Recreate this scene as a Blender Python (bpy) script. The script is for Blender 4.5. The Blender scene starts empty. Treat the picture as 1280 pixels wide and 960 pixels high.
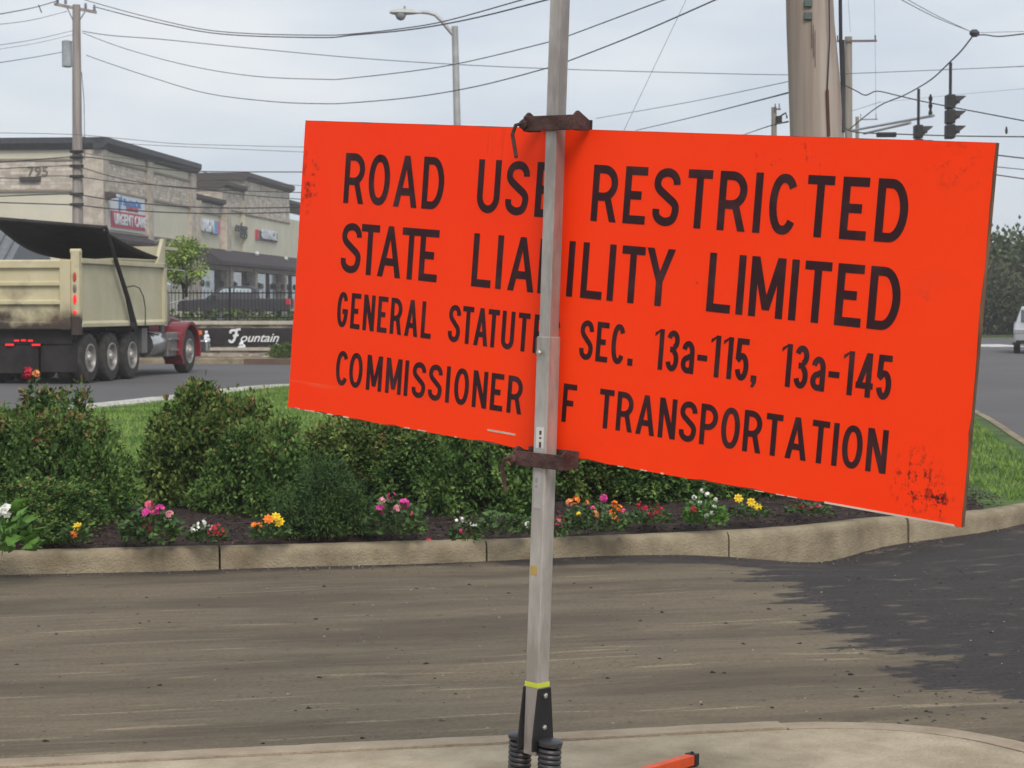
import bpy, bmesh, math, random
import numpy as np
from math import sin, cos, pi, radians, atan, sqrt, hypot
from mathutils import Vector, Matrix
random.seed(7); rng = np.random.default_rng(7)
S = bpy.context.scene
C = S.collection
# ------------------------------------------------------------------ camera, world, sun, exposure
FPX = 2500.0; HOR = 382.0; CAMZ = 1.6
PITCH = atan((480-HOR)/FPX)
cam = bpy.data.cameras.new('camera'); camo = bpy.data.objects.new('camera', cam); C.objects.link(camo)
camo.location = (0, 0, CAMZ); camo.rotation_euler = (pi/2-PITCH, 0, 0)
cam.sensor_width = 36; cam.lens = 36*FPX/1280; cam.clip_end = 3000; cam.clip_start = .05
cam.dof.use_dof = True; cam.dof.focus_distance = 5.5; cam.dof.aperture_fstop = 18
S.camera = camo
SUN_EL, SUN_AZ = 46, 166      # azimuth: clockwise from +Y, where the sun stands
W = bpy.data.worlds.new('World'); S.world = W; W.use_nodes = True
nt = W.node_tree; N = nt.nodes; L = nt.links; N.clear()
def nn(t, **k):
    n = N.new(t)
    for a, b in k.items(): setattr(n, a, b)
    return n
out = nn('ShaderNodeOutputWorld'); bg = nn('ShaderNodeBackground')
sky = nn('ShaderNodeTexSky', sky_type='NISHITA', sun_disc=False, sun_elevation=radians(SUN_EL), sun_rotation=radians(SUN_AZ))
tc = nn('ShaderNodeTexCoord'); mp = nn('ShaderNodeMapping'); mp.inputs['Scale'].default_value = (1, 1, 3.2)
nz = nn('ShaderNodeTexNoise'); nz.inputs['Scale'].default_value = 5.5; nz.inputs['Detail'].default_value = 4; nz.inputs['Roughness'].default_value = .5
L.new(tc.outputs['Generated'], mp.inputs[0]); L.new(mp.outputs[0], nz.inputs['Vector'])
rp = nn('ShaderNodeValToRGB'); rp.color_ramp.elements[0].position = .36; rp.color_ramp.elements[1].position = .68
rp.color_ramp.elements[0].color = (6.0, 6.65, 7.5, 1); rp.color_ramp.elements[1].color = (8.0, 8.3, 8.6, 1)
L.new(nz.outputs['Fac'], rp.inputs['Fac'])
mx = nn('ShaderNodeMixRGB'); mx.inputs['Fac'].default_value = .93
L.new(sky.outputs[0], mx.inputs['Color1']); L.new(rp.outputs[0], mx.inputs['Color2'])
L.new(mx.outputs[0], bg.inputs['Color']); bg.inputs['Strength'].default_value = .1
L.new(bg.outputs[0], out.inputs[0])
sd = bpy.data.lights.new('sun', 'SUN'); sd.energy = 2.2; sd.angle = radians(26); sd.color = (1, .93, .85)
so = bpy.data.objects.new('sun', sd); C.objects.link(so)
az, el = radians(SUN_AZ), radians(SUN_EL)
so.rotation_euler = Vector((sin(az)*cos(el), cos(az)*cos(el), sin(el))).to_track_quat('Z', 'Y').to_euler()
vs = S.view_settings; vs.view_transform = 'Standard'; vs.look = 'None'; vs.gamma = 1; vs.use_curve_mapping = False; vs.exposure = .12

def at(x, y, Y):
    """world point seen at photograph pixel x,y at distance Y"""
    vx, vy, vz = x-640, FPX, -(y-480); c, s = cos(PITCH), sin(PITCH)
    a, b = vy*c+vz*s, -vy*s+vz*c
    return Vector((vx/a*Y, Y, CAMZ+b/a*Y))
def ground_at(x, y, z=0.0):
    Y = 10.
    for _ in range(30):
        p = at(x, y, Y); Y *= (CAMZ-z)/(CAMZ-p.z)
    return at(x, y, Y)

# ------------------------------------------------------------------ materials
MATS = {}
def M(name, col, rough=.7, metal=0., var=.12, scale=4., bump=0., bscale=60., col2=None, stretch=(1, 1, 1), lo=.4, hi=.62, spec=.3, island=0., emit=0., trans=0.):
    if name in MATS: return MATS[name]
    m = bpy.data.materials.new(name); m.use_nodes = True; t = m.node_tree; b = t.nodes['Principled BSDF']
    b.inputs['Roughness'].default_value = rough; b.inputs['Metallic'].default_value = metal
    b.inputs['Specular IOR Level'].default_value = spec
    tcn = t.nodes.new('ShaderNodeTexCoord'); mpn = t.nodes.new('ShaderNodeMapping'); mpn.inputs['Scale'].default_value = stretch
    t.links.new(tcn.outputs['Object'], mpn.inputs[0])
    n1 = t.nodes.new('ShaderNodeTexNoise'); n1.inputs['Scale'].default_value = scale; n1.inputs['Detail'].default_value = 6; n1.inputs['Roughness'].default_value = .62
    t.links.new(mpn.outputs[0], n1.inputs['Vector'])
    r = t.nodes.new('ShaderNodeValToRGB'); r.color_ramp.elements[0].position = lo; r.color_ramp.elements[1].position = hi
    c2 = col2 if col2 else tuple(min(1, c*(1+var)) for c in col); c1 = col if col2 else tuple(c*(1-var) for c in col)
    r.color_ramp.elements[0].color = (*c1, 1); r.color_ramp.elements[1].color = (*c2, 1)
    t.links.new(n1.outputs['Fac'], r.inputs['Fac']); last = r.outputs[0]
    if island:
        g = t.nodes.new('ShaderNodeNewGeometry'); mr = t.nodes.new('ShaderNodeMapRange'); mr.inputs['To Min'].default_value = 1-island; mr.inputs['To Max'].default_value = 1+island
        t.links.new(g.outputs['Random Per Island'], mr.inputs['Value'])
        h = t.nodes.new('ShaderNodeHueSaturation'); h.inputs['Hue'].default_value = .5
        t.links.new(mr.outputs[0], h.inputs['Value']); t.links.new(last, h.inputs['Color']); last = h.outputs[0]
    t.links.new(last, b.inputs['Base Color'])
    if bump:
        n2 = t.nodes.new('ShaderNodeTexNoise'); n2.inputs['Scale'].default_value = bscale; n2.inputs['Detail'].default_value = 5
        t.links.new(mpn.outputs[0], n2.inputs['Vector'])
        bp = t.nodes.new('ShaderNodeBump'); bp.inputs['Strength'].default_value = bump; bp.inputs['Distance'].default_value = .02
        t.links.new(n2.outputs['Fac'], bp.inputs['Height']); t.links.new(bp.outputs[0], b.inputs['Normal'])
    if emit:
        b.inputs['Emission Color'].default_value = (*col, 1); b.inputs['Emission Strength'].default_value = emit
    if trans: b.inputs['Transmission Weight'].default_value = trans
    MATS[name] = m; return m

def road_material():
    m = bpy.data.materials.new('milled road'); m.use_nodes = True; t = m.node_tree; b = t.nodes['Principled BSDF']; nd = t.nodes; lk = t.links
    def node(ty, **k):
        n = nd.new(ty)
        for a, v in k.items(): setattr(n, a, v)
        return n
    def math_(op, a, c=None, clamp=False):
        n = node('ShaderNodeMath', operation=op, use_clamp=clamp)
        for i, v in enumerate((a, c)):
            if v is None: continue
            if isinstance(v, (int, float)): n.inputs[i].default_value = v
            else: lk.new(v, n.inputs[i])
        return n.outputs[0]
    def ramp(v, a, c, ca=(0, 0, 0), cc=(1, 1, 1)):
        n = node('ShaderNodeValToRGB'); n.color_ramp.elements[0].position = a; n.color_ramp.elements[1].position = c
        n.color_ramp.elements[0].color = (*ca, 1); n.color_ramp.elements[1].color = (*cc, 1); lk.new(v, n.inputs[0]); return n.outputs[0]
    def mix(f, a, c, blend='MIX'):
        n = node('ShaderNodeMixRGB', blend_type=blend)
        for i, v in enumerate((f, a, c)):
            if isinstance(v, (int, float)): n.inputs[i].default_value = v
            elif isinstance(v, tuple): n.inputs[i].default_value = (*v, 1)
            else: lk.new(v, n.inputs[i])
        return n.outputs[0]
    def noise(vec, sc, det=5, ro=.6):
        n = node('ShaderNodeTexNoise'); n.inputs['Scale'].default_value = sc; n.inputs['Detail'].default_value = det; n.inputs['Roughness'].default_value = ro
        lk.new(vec, n.inputs['Vector']); return n.outputs['Fac']
    def sstep(v, a, c):
        n = node('ShaderNodeMapRange', interpolation_type='SMOOTHSTEP'); n.inputs['From Min'].default_value = a; n.inputs['From Max'].default_value = c; lk.new(v, n.inputs[0]); return n.outputs[0]
    co = node('ShaderNodeTexCoord').outputs['Object']
    rot = node('ShaderNodeMapping'); rot.inputs['Rotation'].default_value = (0, 0, -atan(.24)); lk.new(co, rot.inputs[0]); R_ = rot.outputs[0]
    sep = node('ShaderNodeSeparateXYZ'); lk.new(R_, sep.inputs[0]); u, v = sep.outputs[0], sep.outputs[1]
    st = node('ShaderNodeMapping'); st.inputs['Scale'].default_value = (.42, 3.2, 1); lk.new(R_, st.inputs[0])
    st2 = node('ShaderNodeMapping'); st2.inputs['Scale'].default_value = (3.0, 24, 1); lk.new(R_, st2.inputs[0])
    st3 = node('ShaderNodeMapping'); st3.inputs['Scale'].default_value = (1, 2.2, 1); lk.new(R_, st3.inputs[0])
    st4 = node('ShaderNodeMapping'); st4.inputs['Scale'].default_value = (.35, 1.6, 1); lk.new(R_, st4.inputs[0])
    broad = noise(st.outputs[0], 1.0, 3); fine = noise(st2.outputs[0], 1.0, 7, .75); grit = noise(R_, 46, 6, .8); blot = noise(st3.outputs[0], 1.7, 8, .7)
    st5 = node('ShaderNodeMapping'); st5.inputs['Scale'].default_value = (.6, 8, 1); lk.new(R_, st5.inputs[0]); scr = noise(st5.outputs[0], 1.7, 4, .5)
    speck = noise(R_, 24, 2, .5)
    brown = ramp(broad, .36, .66, (.118, .092, .058), (.335, .275, .182))
    brown = mix(.38, brown, ramp(fine, .30, .70, (.088, .069, .044), (.375, .31, .208)))
    brown = mix(.5, brown, ramp(grit, .28, .72, (.055, .044, .029), (.46, .385, .265)))
    brown = mix(math_('MULTIPLY', ramp(noise(st4.outputs[0], .9, 5, .6), .47, .62), .75), brown, (.092, .072, .050))
    brown = mix(math_('MULTIPLY', ramp(blot, .56, .68), .6), brown, (.088, .068, .048))
    brown = mix(math_('MULTIPLY', ramp(scr, .62, .68), .3), brown, (.42, .355, .255))
    brown = mix(math_('MULTIPLY', ramp(scr, .37, .33), .5), brown, (.085, .068, .053))
    brown = mix(math_('MULTIPLY', ramp(speck, .70, .73), .8), brown, (.03, .024, .022))
    dark = ramp(blot, .3, .7, (.014, .012, .014), (.056, .047, .048))
    dark = mix(.45, dark, ramp(fine, .3, .7, (.010, .009, .010), (.076, .066, .062)))
    dark = mix(.45, dark, ramp(grit, .32, .70, (.006, .006, .007), (.105, .093, .088)))
    dark = mix(math_('MULTIPLY', ramp(noise(st3.outputs[0], 3.3, 5), .58, .68), .7), dark, (.15, .122, .095))
    bl = node('ShaderNodeMapping'); bl.inputs['Location'].default_value = (-3.1/.5, -12.05/.13, 0); bl.inputs['Scale'].default_value = (1/.5, 1/.13, 0); lk.new(co, bl.inputs[0]); bv = node('ShaderNodeVectorMath', operation='LENGTH'); lk.new(bl.outputs[0], bv.inputs[0])
    dark = mix(ramp(math_('ADD', bv.outputs['Value'], math_('MULTIPLY', blot, 1.5)), 1.8, 1.3), dark, (.27, .19, .105))
    # worn edge of the fresh asphalt, ragged along the tracks
    e = math_('ADD', u, math_('MULTIPLY', math_('SUBTRACT', noise(st4.outputs[0], 1.0, 3, .55), .5), -2.2))
    e = math_('ADD', e, math_('MULTIPLY', math_('SUBTRACT', blot, .5), -1.7))
    e = math_('SUBTRACT', e, math_('MULTIPLY', math_('SUBTRACT', v, 9.0), .13))
    right = sstep(e, 3.98, 4.14)
    kj = math_('ADD', v, math_('MULTIPLY', math_('SUBTRACT', noise(R_, 1.1, 5), .5), .7))
    kj = math_('ADD', kj, math_('MULTIPLY', sstep(u, 2.2, 4.8), .40))
    kerbside = math_('MULTIPLY', sstep(kj, 11.98, 12.12), math_('ADD', math_('MULTIPLY', sstep(u, -1, 2.5), .45), .5))
    far = sstep(v, 12.6, 13.2)
    mask = math_('MAXIMUM', math_('MAXIMUM', right, kerbside), far)
    near_c = mix(mask, brown, dark)
    asph = ramp(noise(co, .35, 4), .3, .7, (.10, .096, .098), (.135, .13, .13))
    asph = mix(.3, asph, ramp(noise(co, 30, 4), .3, .7, (.06, .058, .06), (.18, .172, .17)))
    sy = node('ShaderNodeSeparateXYZ'); lk.new(co, sy.inputs[0])
    col = mix(sstep(sy.outputs[1], 15.5, 19), near_c, asph)
    lk.new(col, b.inputs['Base Color']); b.inputs['Roughness'].default_value = .88; b.inputs['Specular IOR Level'].default_value = .2
    bp = node('ShaderNodeBump'); bp.inputs['Strength'].default_value = .8; bp.inputs['Distance'].default_value = .014
    hsum = math_('ADD', math_('MULTIPLY', fine, .8), math_('ADD', math_('MULTIPLY', grit, .35), blot))
    lk.new(hsum, bp.inputs['Height']); lk.new(bp.outputs[0], b.inputs['Normal'])
    return m

def sign_material():
    """orange sheeting with scuffs, scratches and a black smudge low on the right"""
    m = M('orange sheeting', (1.0, .040, .003), rough=.4, var=0, spec=.15, col2=(1.0, .050, .004), scale=1.3); t = m.node_tree; b = t.nodes['Principled BSDF']
    base = b.inputs['Base Color'].links[0].from_socket
    tcn = t.nodes.new('ShaderNodeTexCoord')
    def noise(sc, st, loc=(0, 0, 0), det=6, ro=.65):
        mp = t.nodes.new('ShaderNodeMapping'); mp.inputs['Scale'].default_value = st; mp.inputs['Location'].default_value = loc
        t.links.new(tcn.outputs['Object'], mp.inputs[0]); n = t.nodes.new('ShaderNodeTexNoise'); n.inputs['Scale'].default_value = sc; n.inputs['Detail'].default_value = det; n.inputs['Roughness'].default_value = ro
        t.links.new(mp.outputs[0], n.inputs['Vector']); return n.outputs['Fac']
    def ramp(v, a, c):
        n = t.nodes.new('ShaderNodeMapRange'); n.inputs['From Min'].default_value = a; n.inputs['From Max'].default_value = c; t.links.new(v, n.inputs[0]); n.clamp = True; return n.outputs[0]
    def mul(a, c):
        n = t.nodes.new('ShaderNodeMath'); n.operation = 'MULTIPLY'
        for i, v in enumerate((a, c)):
            if isinstance(v, (int, float)): n.inputs[i].default_value = v
            else: t.links.new(v, n.inputs[i])
        return n.outputs[0]
    def ball(x, z, r, r2=None):
        mp = t.nodes.new('ShaderNodeMapping'); mp.vector_type = 'POINT'; mp.inputs['Location'].default_value = (-x/r, 0, -z/(r2 or r)); mp.inputs['Scale'].default_value = (1/r, 0, 1/(r2 or r))
        t.links.new(tcn.outputs['Object'], mp.inputs[0]); l = t.nodes.new('ShaderNodeVectorMath'); l.operation = 'LENGTH'; t.links.new(mp.outputs[0], l.inputs[0])
        return ramp(l.outputs['Value'], 1, .3)
    def over(fac, col):
        nonlocal base
        mxn = t.nodes.new('ShaderNodeMixRGB'); t.links.new(fac, mxn.inputs[0]); t.links.new(base, mxn.inputs[1]); mxn.inputs[2].default_value = (*col, 1); base = mxn.outputs[0]
    over(mul(ramp(noise(3, (1, 1, 1.6)), .56, .72), .15), (.65, .06, .03))
    over(mul(ramp(noise(9, (1, 1, 1), (4, 0, 0)), .66, .74), .45), (.42, .08, .06))
    over(mul(ramp(noise(26, (1.6, 1, 1), (9, 0, 2), 3), .72, .76), .7), (.16, .03, .02))
    over(mul(ball(1.085, -.365, .085, .10), ramp(noise(48, (1.2, 1, .7), (1, 0, 1), 5, .75), .53, .60)), (.022, .008, .012))
    over(mul(ball(1.15, -.40, .05, .06), ramp(noise(52, (1, 1, .7), (3, 0, 1), 5, .75), .52, .58)), (.018, .008, .012))
    over(mul(ball(1.12, .40, .10, .07), mul(ramp(noise(30, (1, 1, 1), (7, 0, 1)), .52, .66), .5)), (.05, .01, .01))
    over(mul(ball(.62, .40, .16, .1), mul(ramp(noise(40, (1, 1, .6), (2, 0, 1)), .60, .66), .7)), (.05, .01, .01))
    over(mul(ball(-1.18, .27, .05, .12), mul(ramp(noise(30, (1, 1, 1), (2, 0, 4)), .5, .6), .9)), (.07, .012, .01))
    over(mul(ramp(noise(2.2, (.5, 1, 14), (3, 0, 5), 4, .5), .66, .69), mul(ramp(noise(2, (1, 1, 1), (8, 0, 8)), .5, .62), .35)), (.80, .16, .07))
    over(mul(ramp(noise(2.2, (12, 1, .6), (1, 0, 9), 4, .5), .67, .69), mul(ramp(noise(2.3, (1, 1, 1), (5, 0, 3)), .52, .62), .3)), (.45, .04, .02))
    rn = t.nodes.new('ShaderNodeMapRange'); t.links.new(noise(2.5, (1, 1, 2), (6, 0, 1)), rn.inputs[0]); rn.inputs['To Min'].default_value = .28; rn.inputs['To Max'].default_value = .62; t.links.new(rn.outputs[0], b.inputs['Roughness'])
    bpn = t.nodes.new('ShaderNodeBump'); bpn.inputs['Strength'].default_value = .25; bpn.inputs['Distance'].default_value = .01; t.links.new(noise(2.0, (1, 1, 1.3), (2, 0, 2), 2, .4), bpn.inputs['Height']); t.links.new(bpn.outputs[0], b.inputs['Normal'])
    # fine ribs of the sheeting
    wv = t.nodes.new('ShaderNodeTexWave'); wv.bands_direction = 'Z'; wv.inputs['Scale'].default_value = 34; wv.inputs['Distortion'].default_value = .4
    t.links.new(tcn.outputs['Object'], wv.inputs['Vector'])
    over(mul(wv.outputs['Fac'], .13), (1., .065, .006))
    t.links.new(base, b.inputs['Base Color']); return m

# ------------------------------------------------------------------ object helpers
def tag(o, label=None, cat=None, group=None, kind=None):
    if label: o['label'] = label
    if cat: o['category'] = cat
    if group: o['group'] = group
    if kind: o['kind'] = kind
    return o
def thing(name, label, cat, loc=(0, 0, 0), rz=0., group=None):
    o = bpy.data.objects.new(name, None); C.objects.link(o); o.location = loc; o.rotation_euler = (0, 0, rz); o.empty_display_size = .2
    return tag(o, label, cat, group)
class MB:
    def __init__(s): s.v = []; s.f = []
    def quad(s, a, b, c, d): i = len(s.v); s.v += [tuple(a), tuple(b), tuple(c), tuple(d)]; s.f.append((i, i+1, i+2, i+3)); return s
    def tri(s, a, b, c): i = len(s.v); s.v += [tuple(a), tuple(b), tuple(c)]; s.f.append((i, i+1, i+2)); return s
    def box(s, x0, x1, y0, y1, z0, z1, mt=None):
        i = len(s.v); P = [(x, y, z) for x in (x0, x1) for y in (y0, y1) for z in (z0, z1)]
        if mt: P = [tuple(mt @ Vector(p)) for p in P]
        s.v += P; s.f += [tuple(i+k for k in q) for q in ((0, 1, 3, 2), (4, 6, 7, 5), (0, 4, 5, 1), (2, 3, 7, 6), (0, 2, 6, 4), (1, 5, 7, 3))]; return s
    def prism(s, pts, a, b, ax='x'):
        """polygon pts extruded from a to b; ax x: pts=(y,z); y: pts=(x,z); z: pts=(x,y)"""
        i = len(s.v); n = len(pts)
        f = {'x': lambda p, t: (t, p[0], p[1]), 'y': lambda p, t: (p[0], t, p[1]), 'z': lambda p, t: (p[0], p[1], t)}[ax]
        s.v += [f(p, a) for p in pts]+[f(p, b) for p in pts]
        s.f += [tuple(range(i, i+n))[::-1], tuple(range(i+n, i+2*n))]+[(i+k, i+(k+1) % n, i+n+(k+1) % n, i+n+k) for k in range(n)]; return s
    def tube(s, pts, r, n=8, cap=True):
        pts = [Vector(p) for p in pts]; rr = r if isinstance(r, (list, tuple)) else [r]*len(pts); i0 = len(s.v); ref = None
        for k, p in enumerate(pts):
            d = (pts[min(k+1, len(pts)-1)]-pts[max(k-1, 0)]).normalized()
            if ref is None: ref = d.orthogonal().normalized()
            ref = (ref-d*ref.dot(d)).normalized(); q = d.cross(ref)
            for j in range(n):
                a = 2*pi*j/n; s.v.append(tuple(p+(ref*cos(a)+q*sin(a))*rr[k]))
        for k in range(len(pts)-1):
            for j in range(n):
                a = i0+k*n+j; b = i0+k*n+(j+1) % n; s.f.append((a, b, b+n, a+n))
        if cap: s.f += [tuple(range(i0, i0+n))[::-1], tuple(range(i0+(len(pts)-1)*n, i0+len(pts)*n))]
        return s
    def lathe(s, prof, c=(0, 0, 0), ax='z', n=20, mt=None, cap=True):
        """prof: (r, h)"""
        i0 = len(s.v); P = []
        for r, h in prof:
            for j in range(n):
                a = 2*pi*j/n; x, y = r*cos(a), r*sin(a)
                P.append({'z': (x, y, h), 'x': (h, x, y), 'y': (y, h, x)}[ax])
        P = [(p[0]+c[0], p[1]+c[1], p[2]+c[2]) for p in P]
        if mt: P = [tuple(mt @ Vector(p)) for p in P]
        s.v += P
        for k in range(len(prof)-1):
            for j in range(n):
                a = i0+k*n+j; b = i0+k*n+(j+1) % n; s.f.append((a, b, b+n, a+n))
        if cap: s.f += [tuple(range(i0, i0+n))[::-1], tuple(range(i0+(len(prof)-1)*n, i0+len(prof)*n))]
        return s
    def build(s, name, m, parent=None, world=False, smooth=False, bevel=0., solid=True):
        me = bpy.data.meshes.new(name); vv = s.v
        if world and parent is not None:
            bpy.context.view_layer.update(); im = parent.matrix_world.inverted(); vv = [tuple(im @ Vector(p)) for p in vv]
        me.from_pydata(vv, [], s.f)
        if solid:
            bm = bmesh.new(); bm.from_mesh(me); bmesh.ops.recalc_face_normals(bm, faces=bm.faces); bm.to_mesh(me); bm.free()
        me.materials.append(m); o = bpy.data.objects.new(name, me); C.objects.link(o)
        if parent is not None: o.parent = parent
        if smooth:
            me.polygons.foreach_set('use_smooth', [True]*len(me.polygons))
            try: me.set_sharp_from_angle(angle=radians(38))
            except Exception: pass
        if bevel:
            bv = o.modifiers.new('bevel', 'BEVEL'); bv.width = bevel; bv.segments = 2; bv.limit_method = 'ANGLE'; bv.angle_limit = radians(40)
        return o
def npmesh(name, V, F, m, parent=None, loc=None):
    """V (n,3), F (k,3|4) numpy arrays"""
    me = bpy.data.meshes.new(name); me.vertices.add(len(V)); me.vertices.foreach_set('co', np.asarray(V, np.float32).ravel())
    k = F.shape[1]; me.loops.add(F.size); me.loops.foreach_set('vertex_index', F.ravel().astype(np.int32))
    me.polygons.add(len(F)); me.polygons.foreach_set('loop_start', np.arange(0, F.size, k, dtype=np.int32)); me.update(calc_edges=True)
    me.materials.append(m); o = bpy.data.objects.new(name, me); C.objects.link(o)
    if parent is not None: o.parent = parent
    if loc is not None: o.location = loc
    return o
def copy_tree(o, parent=None):
    c = o.copy(); C.objects.link(c); c.parent = parent
    for ch in [x for x in S.objects if x.parent == o]: copy_tree(ch, c)
    return c
def unit(v): return v/np.maximum(np.linalg.norm(v, axis=-1, keepdims=True), 1e-9)
def leaves(P, D, ln, wd, fold=.25, up=.5):
    """rhombus leaves: base points P, directions D"""
    n = len(P); D = unit(D); R = unit(rng.normal(size=(n, 3))+np.array([0, 0, up*2.]))
    Sd = unit(np.cross(D, R)); Nn = np.cross(Sd, D)
    l = ln*rng.uniform(.6, 1.25, (n, 1)); w = wd*rng.uniform(.7, 1.2, (n, 1))
    a = P; t = P+D*l-Nn*l*.12; b = P+D*l*.45+Sd*w+Nn*w*fold; c = P+D*l*.45-Sd*w+Nn*w*fold
    V = np.stack([a, b, t, c], 1).reshape(-1, 3); i = np.arange(n)[:, None]*4
    F = np.concatenate([i+np.array([[0, 1, 2]]), i+np.array([[0, 2, 3]])], 0); return V, F

# ------------------------------------------------------------------ the sign's plane (frame used by sign and stand)
SP = Vector((.2092, 5.5543, 1.6284))
SR = Matrix.Rotation(-.7416, 4, 'Z') @ Matrix.Rotation(-.0127, 4, 'X') @ Matrix.Rotation(.0836, 4, 'Y')
SM = Matrix.Translation(SP) @ SR
def sw(u, v, off=0.):      # metres right of the sign's left edge, metres below its top edge, metres in front
    return SM @ Vector((u-1.22, -off, .4572-v))

# ================================================================== SETTING
asph = road_material()
kx = np.concatenate([np.linspace(-900, -30, 8), np.linspace(-28, -9, 12), np.linspace(-8.6, 8.6, 150), np.linspace(9, 40, 16), np.linspace(60, 900, 7)])
ky = np.concatenate([[-300, -60, -15, 0, 3], np.linspace(4, 18, 130), np.linspace(18.6, 40, 16), np.linspace(44, 150, 14), [220, 400, 900, 2200]])
def road_z(x, y):
    z = -.125*np.exp(-((x-2.25)/.85)**2-((y-13.25)/.75)**2)-.03*np.exp(-((x-3.5)/.9)**2-((y-13.8)/.6)**2)
    near = np.exp(-((y-10)/4)**4)*np.exp(-(x/9)**4)
    v = (y-.24*x)
    z += near*(.006*np.sin(v*5.1+np.sin(x*.7)*.8)+.004*np.sin(v*13+x*.4)+.003*np.sin(x*3+y*2))
    z += near*.010*np.exp(-((x-3.6)/.9)**2)*np.sin(x*9)*np.sin(y*8)
    return z
X, Yg = np.meshgrid(kx, ky); Z = road_z(X, Yg)
Vv = np.stack([X, Yg, Z], -1).reshape(-1, 3); nx = len(kx)
ii = (np.arange(len(ky)-1)[:, None]*nx+np.arange(nx-1)[None]).ravel()
ro = npmesh('road', Vv, np.stack([ii, ii+1, ii+nx+1, ii+nx], 1), asph); tag(ro, kind='structure')
ro.data.polygons.foreach_set('use_smooth', [True]*len(ro.data.polygons))

concrete = M('kerb concrete', (.155, .120, .076), rough=.92, col2=(.35, .292, .20), scale=3.2, bump=.6, bscale=75, stretch=(1, 1, 1.0), lo=.30, hi=.66)
slabm = M('sidewalk concrete', (.24, .19, .125), rough=.92, col2=(.47, .40, .29), scale=3.5, bump=.7, bscale=60, lo=.25, hi=.68)
whitec = M('pale concrete', (.40, .385, .35), rough=.9, col2=(.58, .56, .52), scale=3, bump=.3)
mulch = M('mulch soil', (.018, .012, .010), rough=.95, col2=(.055, .036, .030), scale=14, bump=1., bscale=40)
turf = M('turf', (.045, .085, .018), rough=.9, col2=(.085, .135, .035), scale=2.2, bump=.6, bscale=60)

def dense(pts, step=.12):
    """smooth polyline (catmull-rom) resampled by arc length"""
    P = [Vector((*p, 0)) for p in pts]; P = [P[0]*2-P[1]]+P+[P[-1]*2-P[-2]]; o = []
    for i in range(1, len(P)-2):
        a, b, c, d = P[i-1:i+3]
        for k in range(24):
            t = k/24; o.append(.5*((2*b)+(c-a)*t+(2*a-5*b+4*c-d)*t*t+(3*b-a-3*c+d)*t**3))
    o.append(P[-2]); r = [o[0]]; acc = 0
    for i in range(1, len(o)):
        if (o[i]-r[-1]).length >= step: r.append(o[i])
    return r
def kerb_stone(path, inward, ztop, wid, m, parent, tilt=0., name='kerb_stone'):
    prof = [(0, -.45), (.006, ztop-.055), (.012, ztop-.022), (.026, ztop-.005), (.045, ztop), (wid, ztop), (wid, -.45)]
    mb = MB(); n = len(path); q = len(prof)
    for i, p in enumerate(path):
        chip = random.choice([0]*9+[.004, .009]); 
        d = (path[min(i+1, n-1)]-path[max(i-1, 0)]).normalized(); nm = Vector((-d.y, d.x, 0))*inward
        for a, z in prof:
            if 0 < a < .03: a += chip; z -= chip*.6
            mb.v.append((p.x+nm.x*a, p.y+nm.y*a, z+(tilt if z > 0 else 0)+(random.uniform(-.0015, .0015) if z > 0 else 0)))
    for i in range(n-1):
        for k in range(q): mb.f.append((i*q+k, i*q+(k+1) % q, (i+1)*q+(k+1) % q, (i+1)*q+k))
    mb.f += [tuple(range(q)), tuple(range((n-1)*q, n*q))[::-1]]
    return mb.build(name, m, parent, smooth=True)
def kerb_run(name, pts, inward, ztop, wid, m, seg, start=0., step=.07):
    root = bpy.data.objects.new(name, None); C.objects.link(root); tag(root, kind='structure')
    D = dense(pts, step); s = [0]
    for i in range(1, len(D)): s.append(s[-1]+(D[i]-D[i-1]).length)
    def pt(x):
        for i in range(1, len(D)):
            if s[i] >= x: return D[i-1].lerp(D[i], (x-s[i-1])/max(1e-6, s[i]-s[i-1]))
        return D[-1]
    x = start
    edges = [0] if start > .3 else []
    while x < s[-1]-.3: edges.append(x); x += seg
    edges.append(s[-1])
    for a, b in zip(edges, edges[1:]):
        k = max(2, int((b-a)/step)); g = .006
        kerb_stone([pt(a+g+(b-a-2*g)*i/k) for i in range(k+1)], inward, ztop, wid, m, root, tilt=random.uniform(-.006, .006))
    return root, D
# island kerb facing the milled road (front edge), then round the nose and back
near_pts = [(-10.2, 9.9), (-6.5, 10.9), (-3.0, 11.82), (-1.95, 12.05), (-.32, 12.42), (1.15, 12.88), (1.98, 13.3), (2.56, 13.8), (3.3, 14.2), (3.74, 14.62), (4.5, 15.7), (5.05, 17.5), (5.45, 20.4), (5.75, 22.4), (6.6, 28.3), (6.7, 32.5), (5.6, 36)]
back_pts = [(5.6, 36), (3, 38.2), (-1.5, 38.6), (-4.2, 37.6), (-5.1, 35.6), (-6.1, 30.7), (-7.6, 25.5), (-9.2, 19), (-10.6, 13), (-10.2, 9.9)]
D0 = dense(near_pts); acc = 0; s_at = None
for i in range(1, len(D0)):
    acc += (D0[i]-D0[i-1]).length
    if s_at is None and D0[i].x >= -1.95: s_at = acc
_, Dn = kerb_run('island_kerb', near_pts, 1, .128, .13, concrete, 1.66, start=s_at % 1.66)
_, Db = kerb_run('back_kerb', back_pts, 1, .135, .62, whitec, 2.4, step=.3)
def shrink(poly, d):
    n = len(poly); r = []
    for i, p in enumerate(poly):
        t = (poly[(i+1) % n]-poly[i-1]); t.normalize(); r.append(Vector((p.x-t.y*d, p.y+t.x*d, 0)))
    return r
isl = Dn[:-1]+Db[:-1]; isl_in = shrink(isl, .128)
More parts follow.
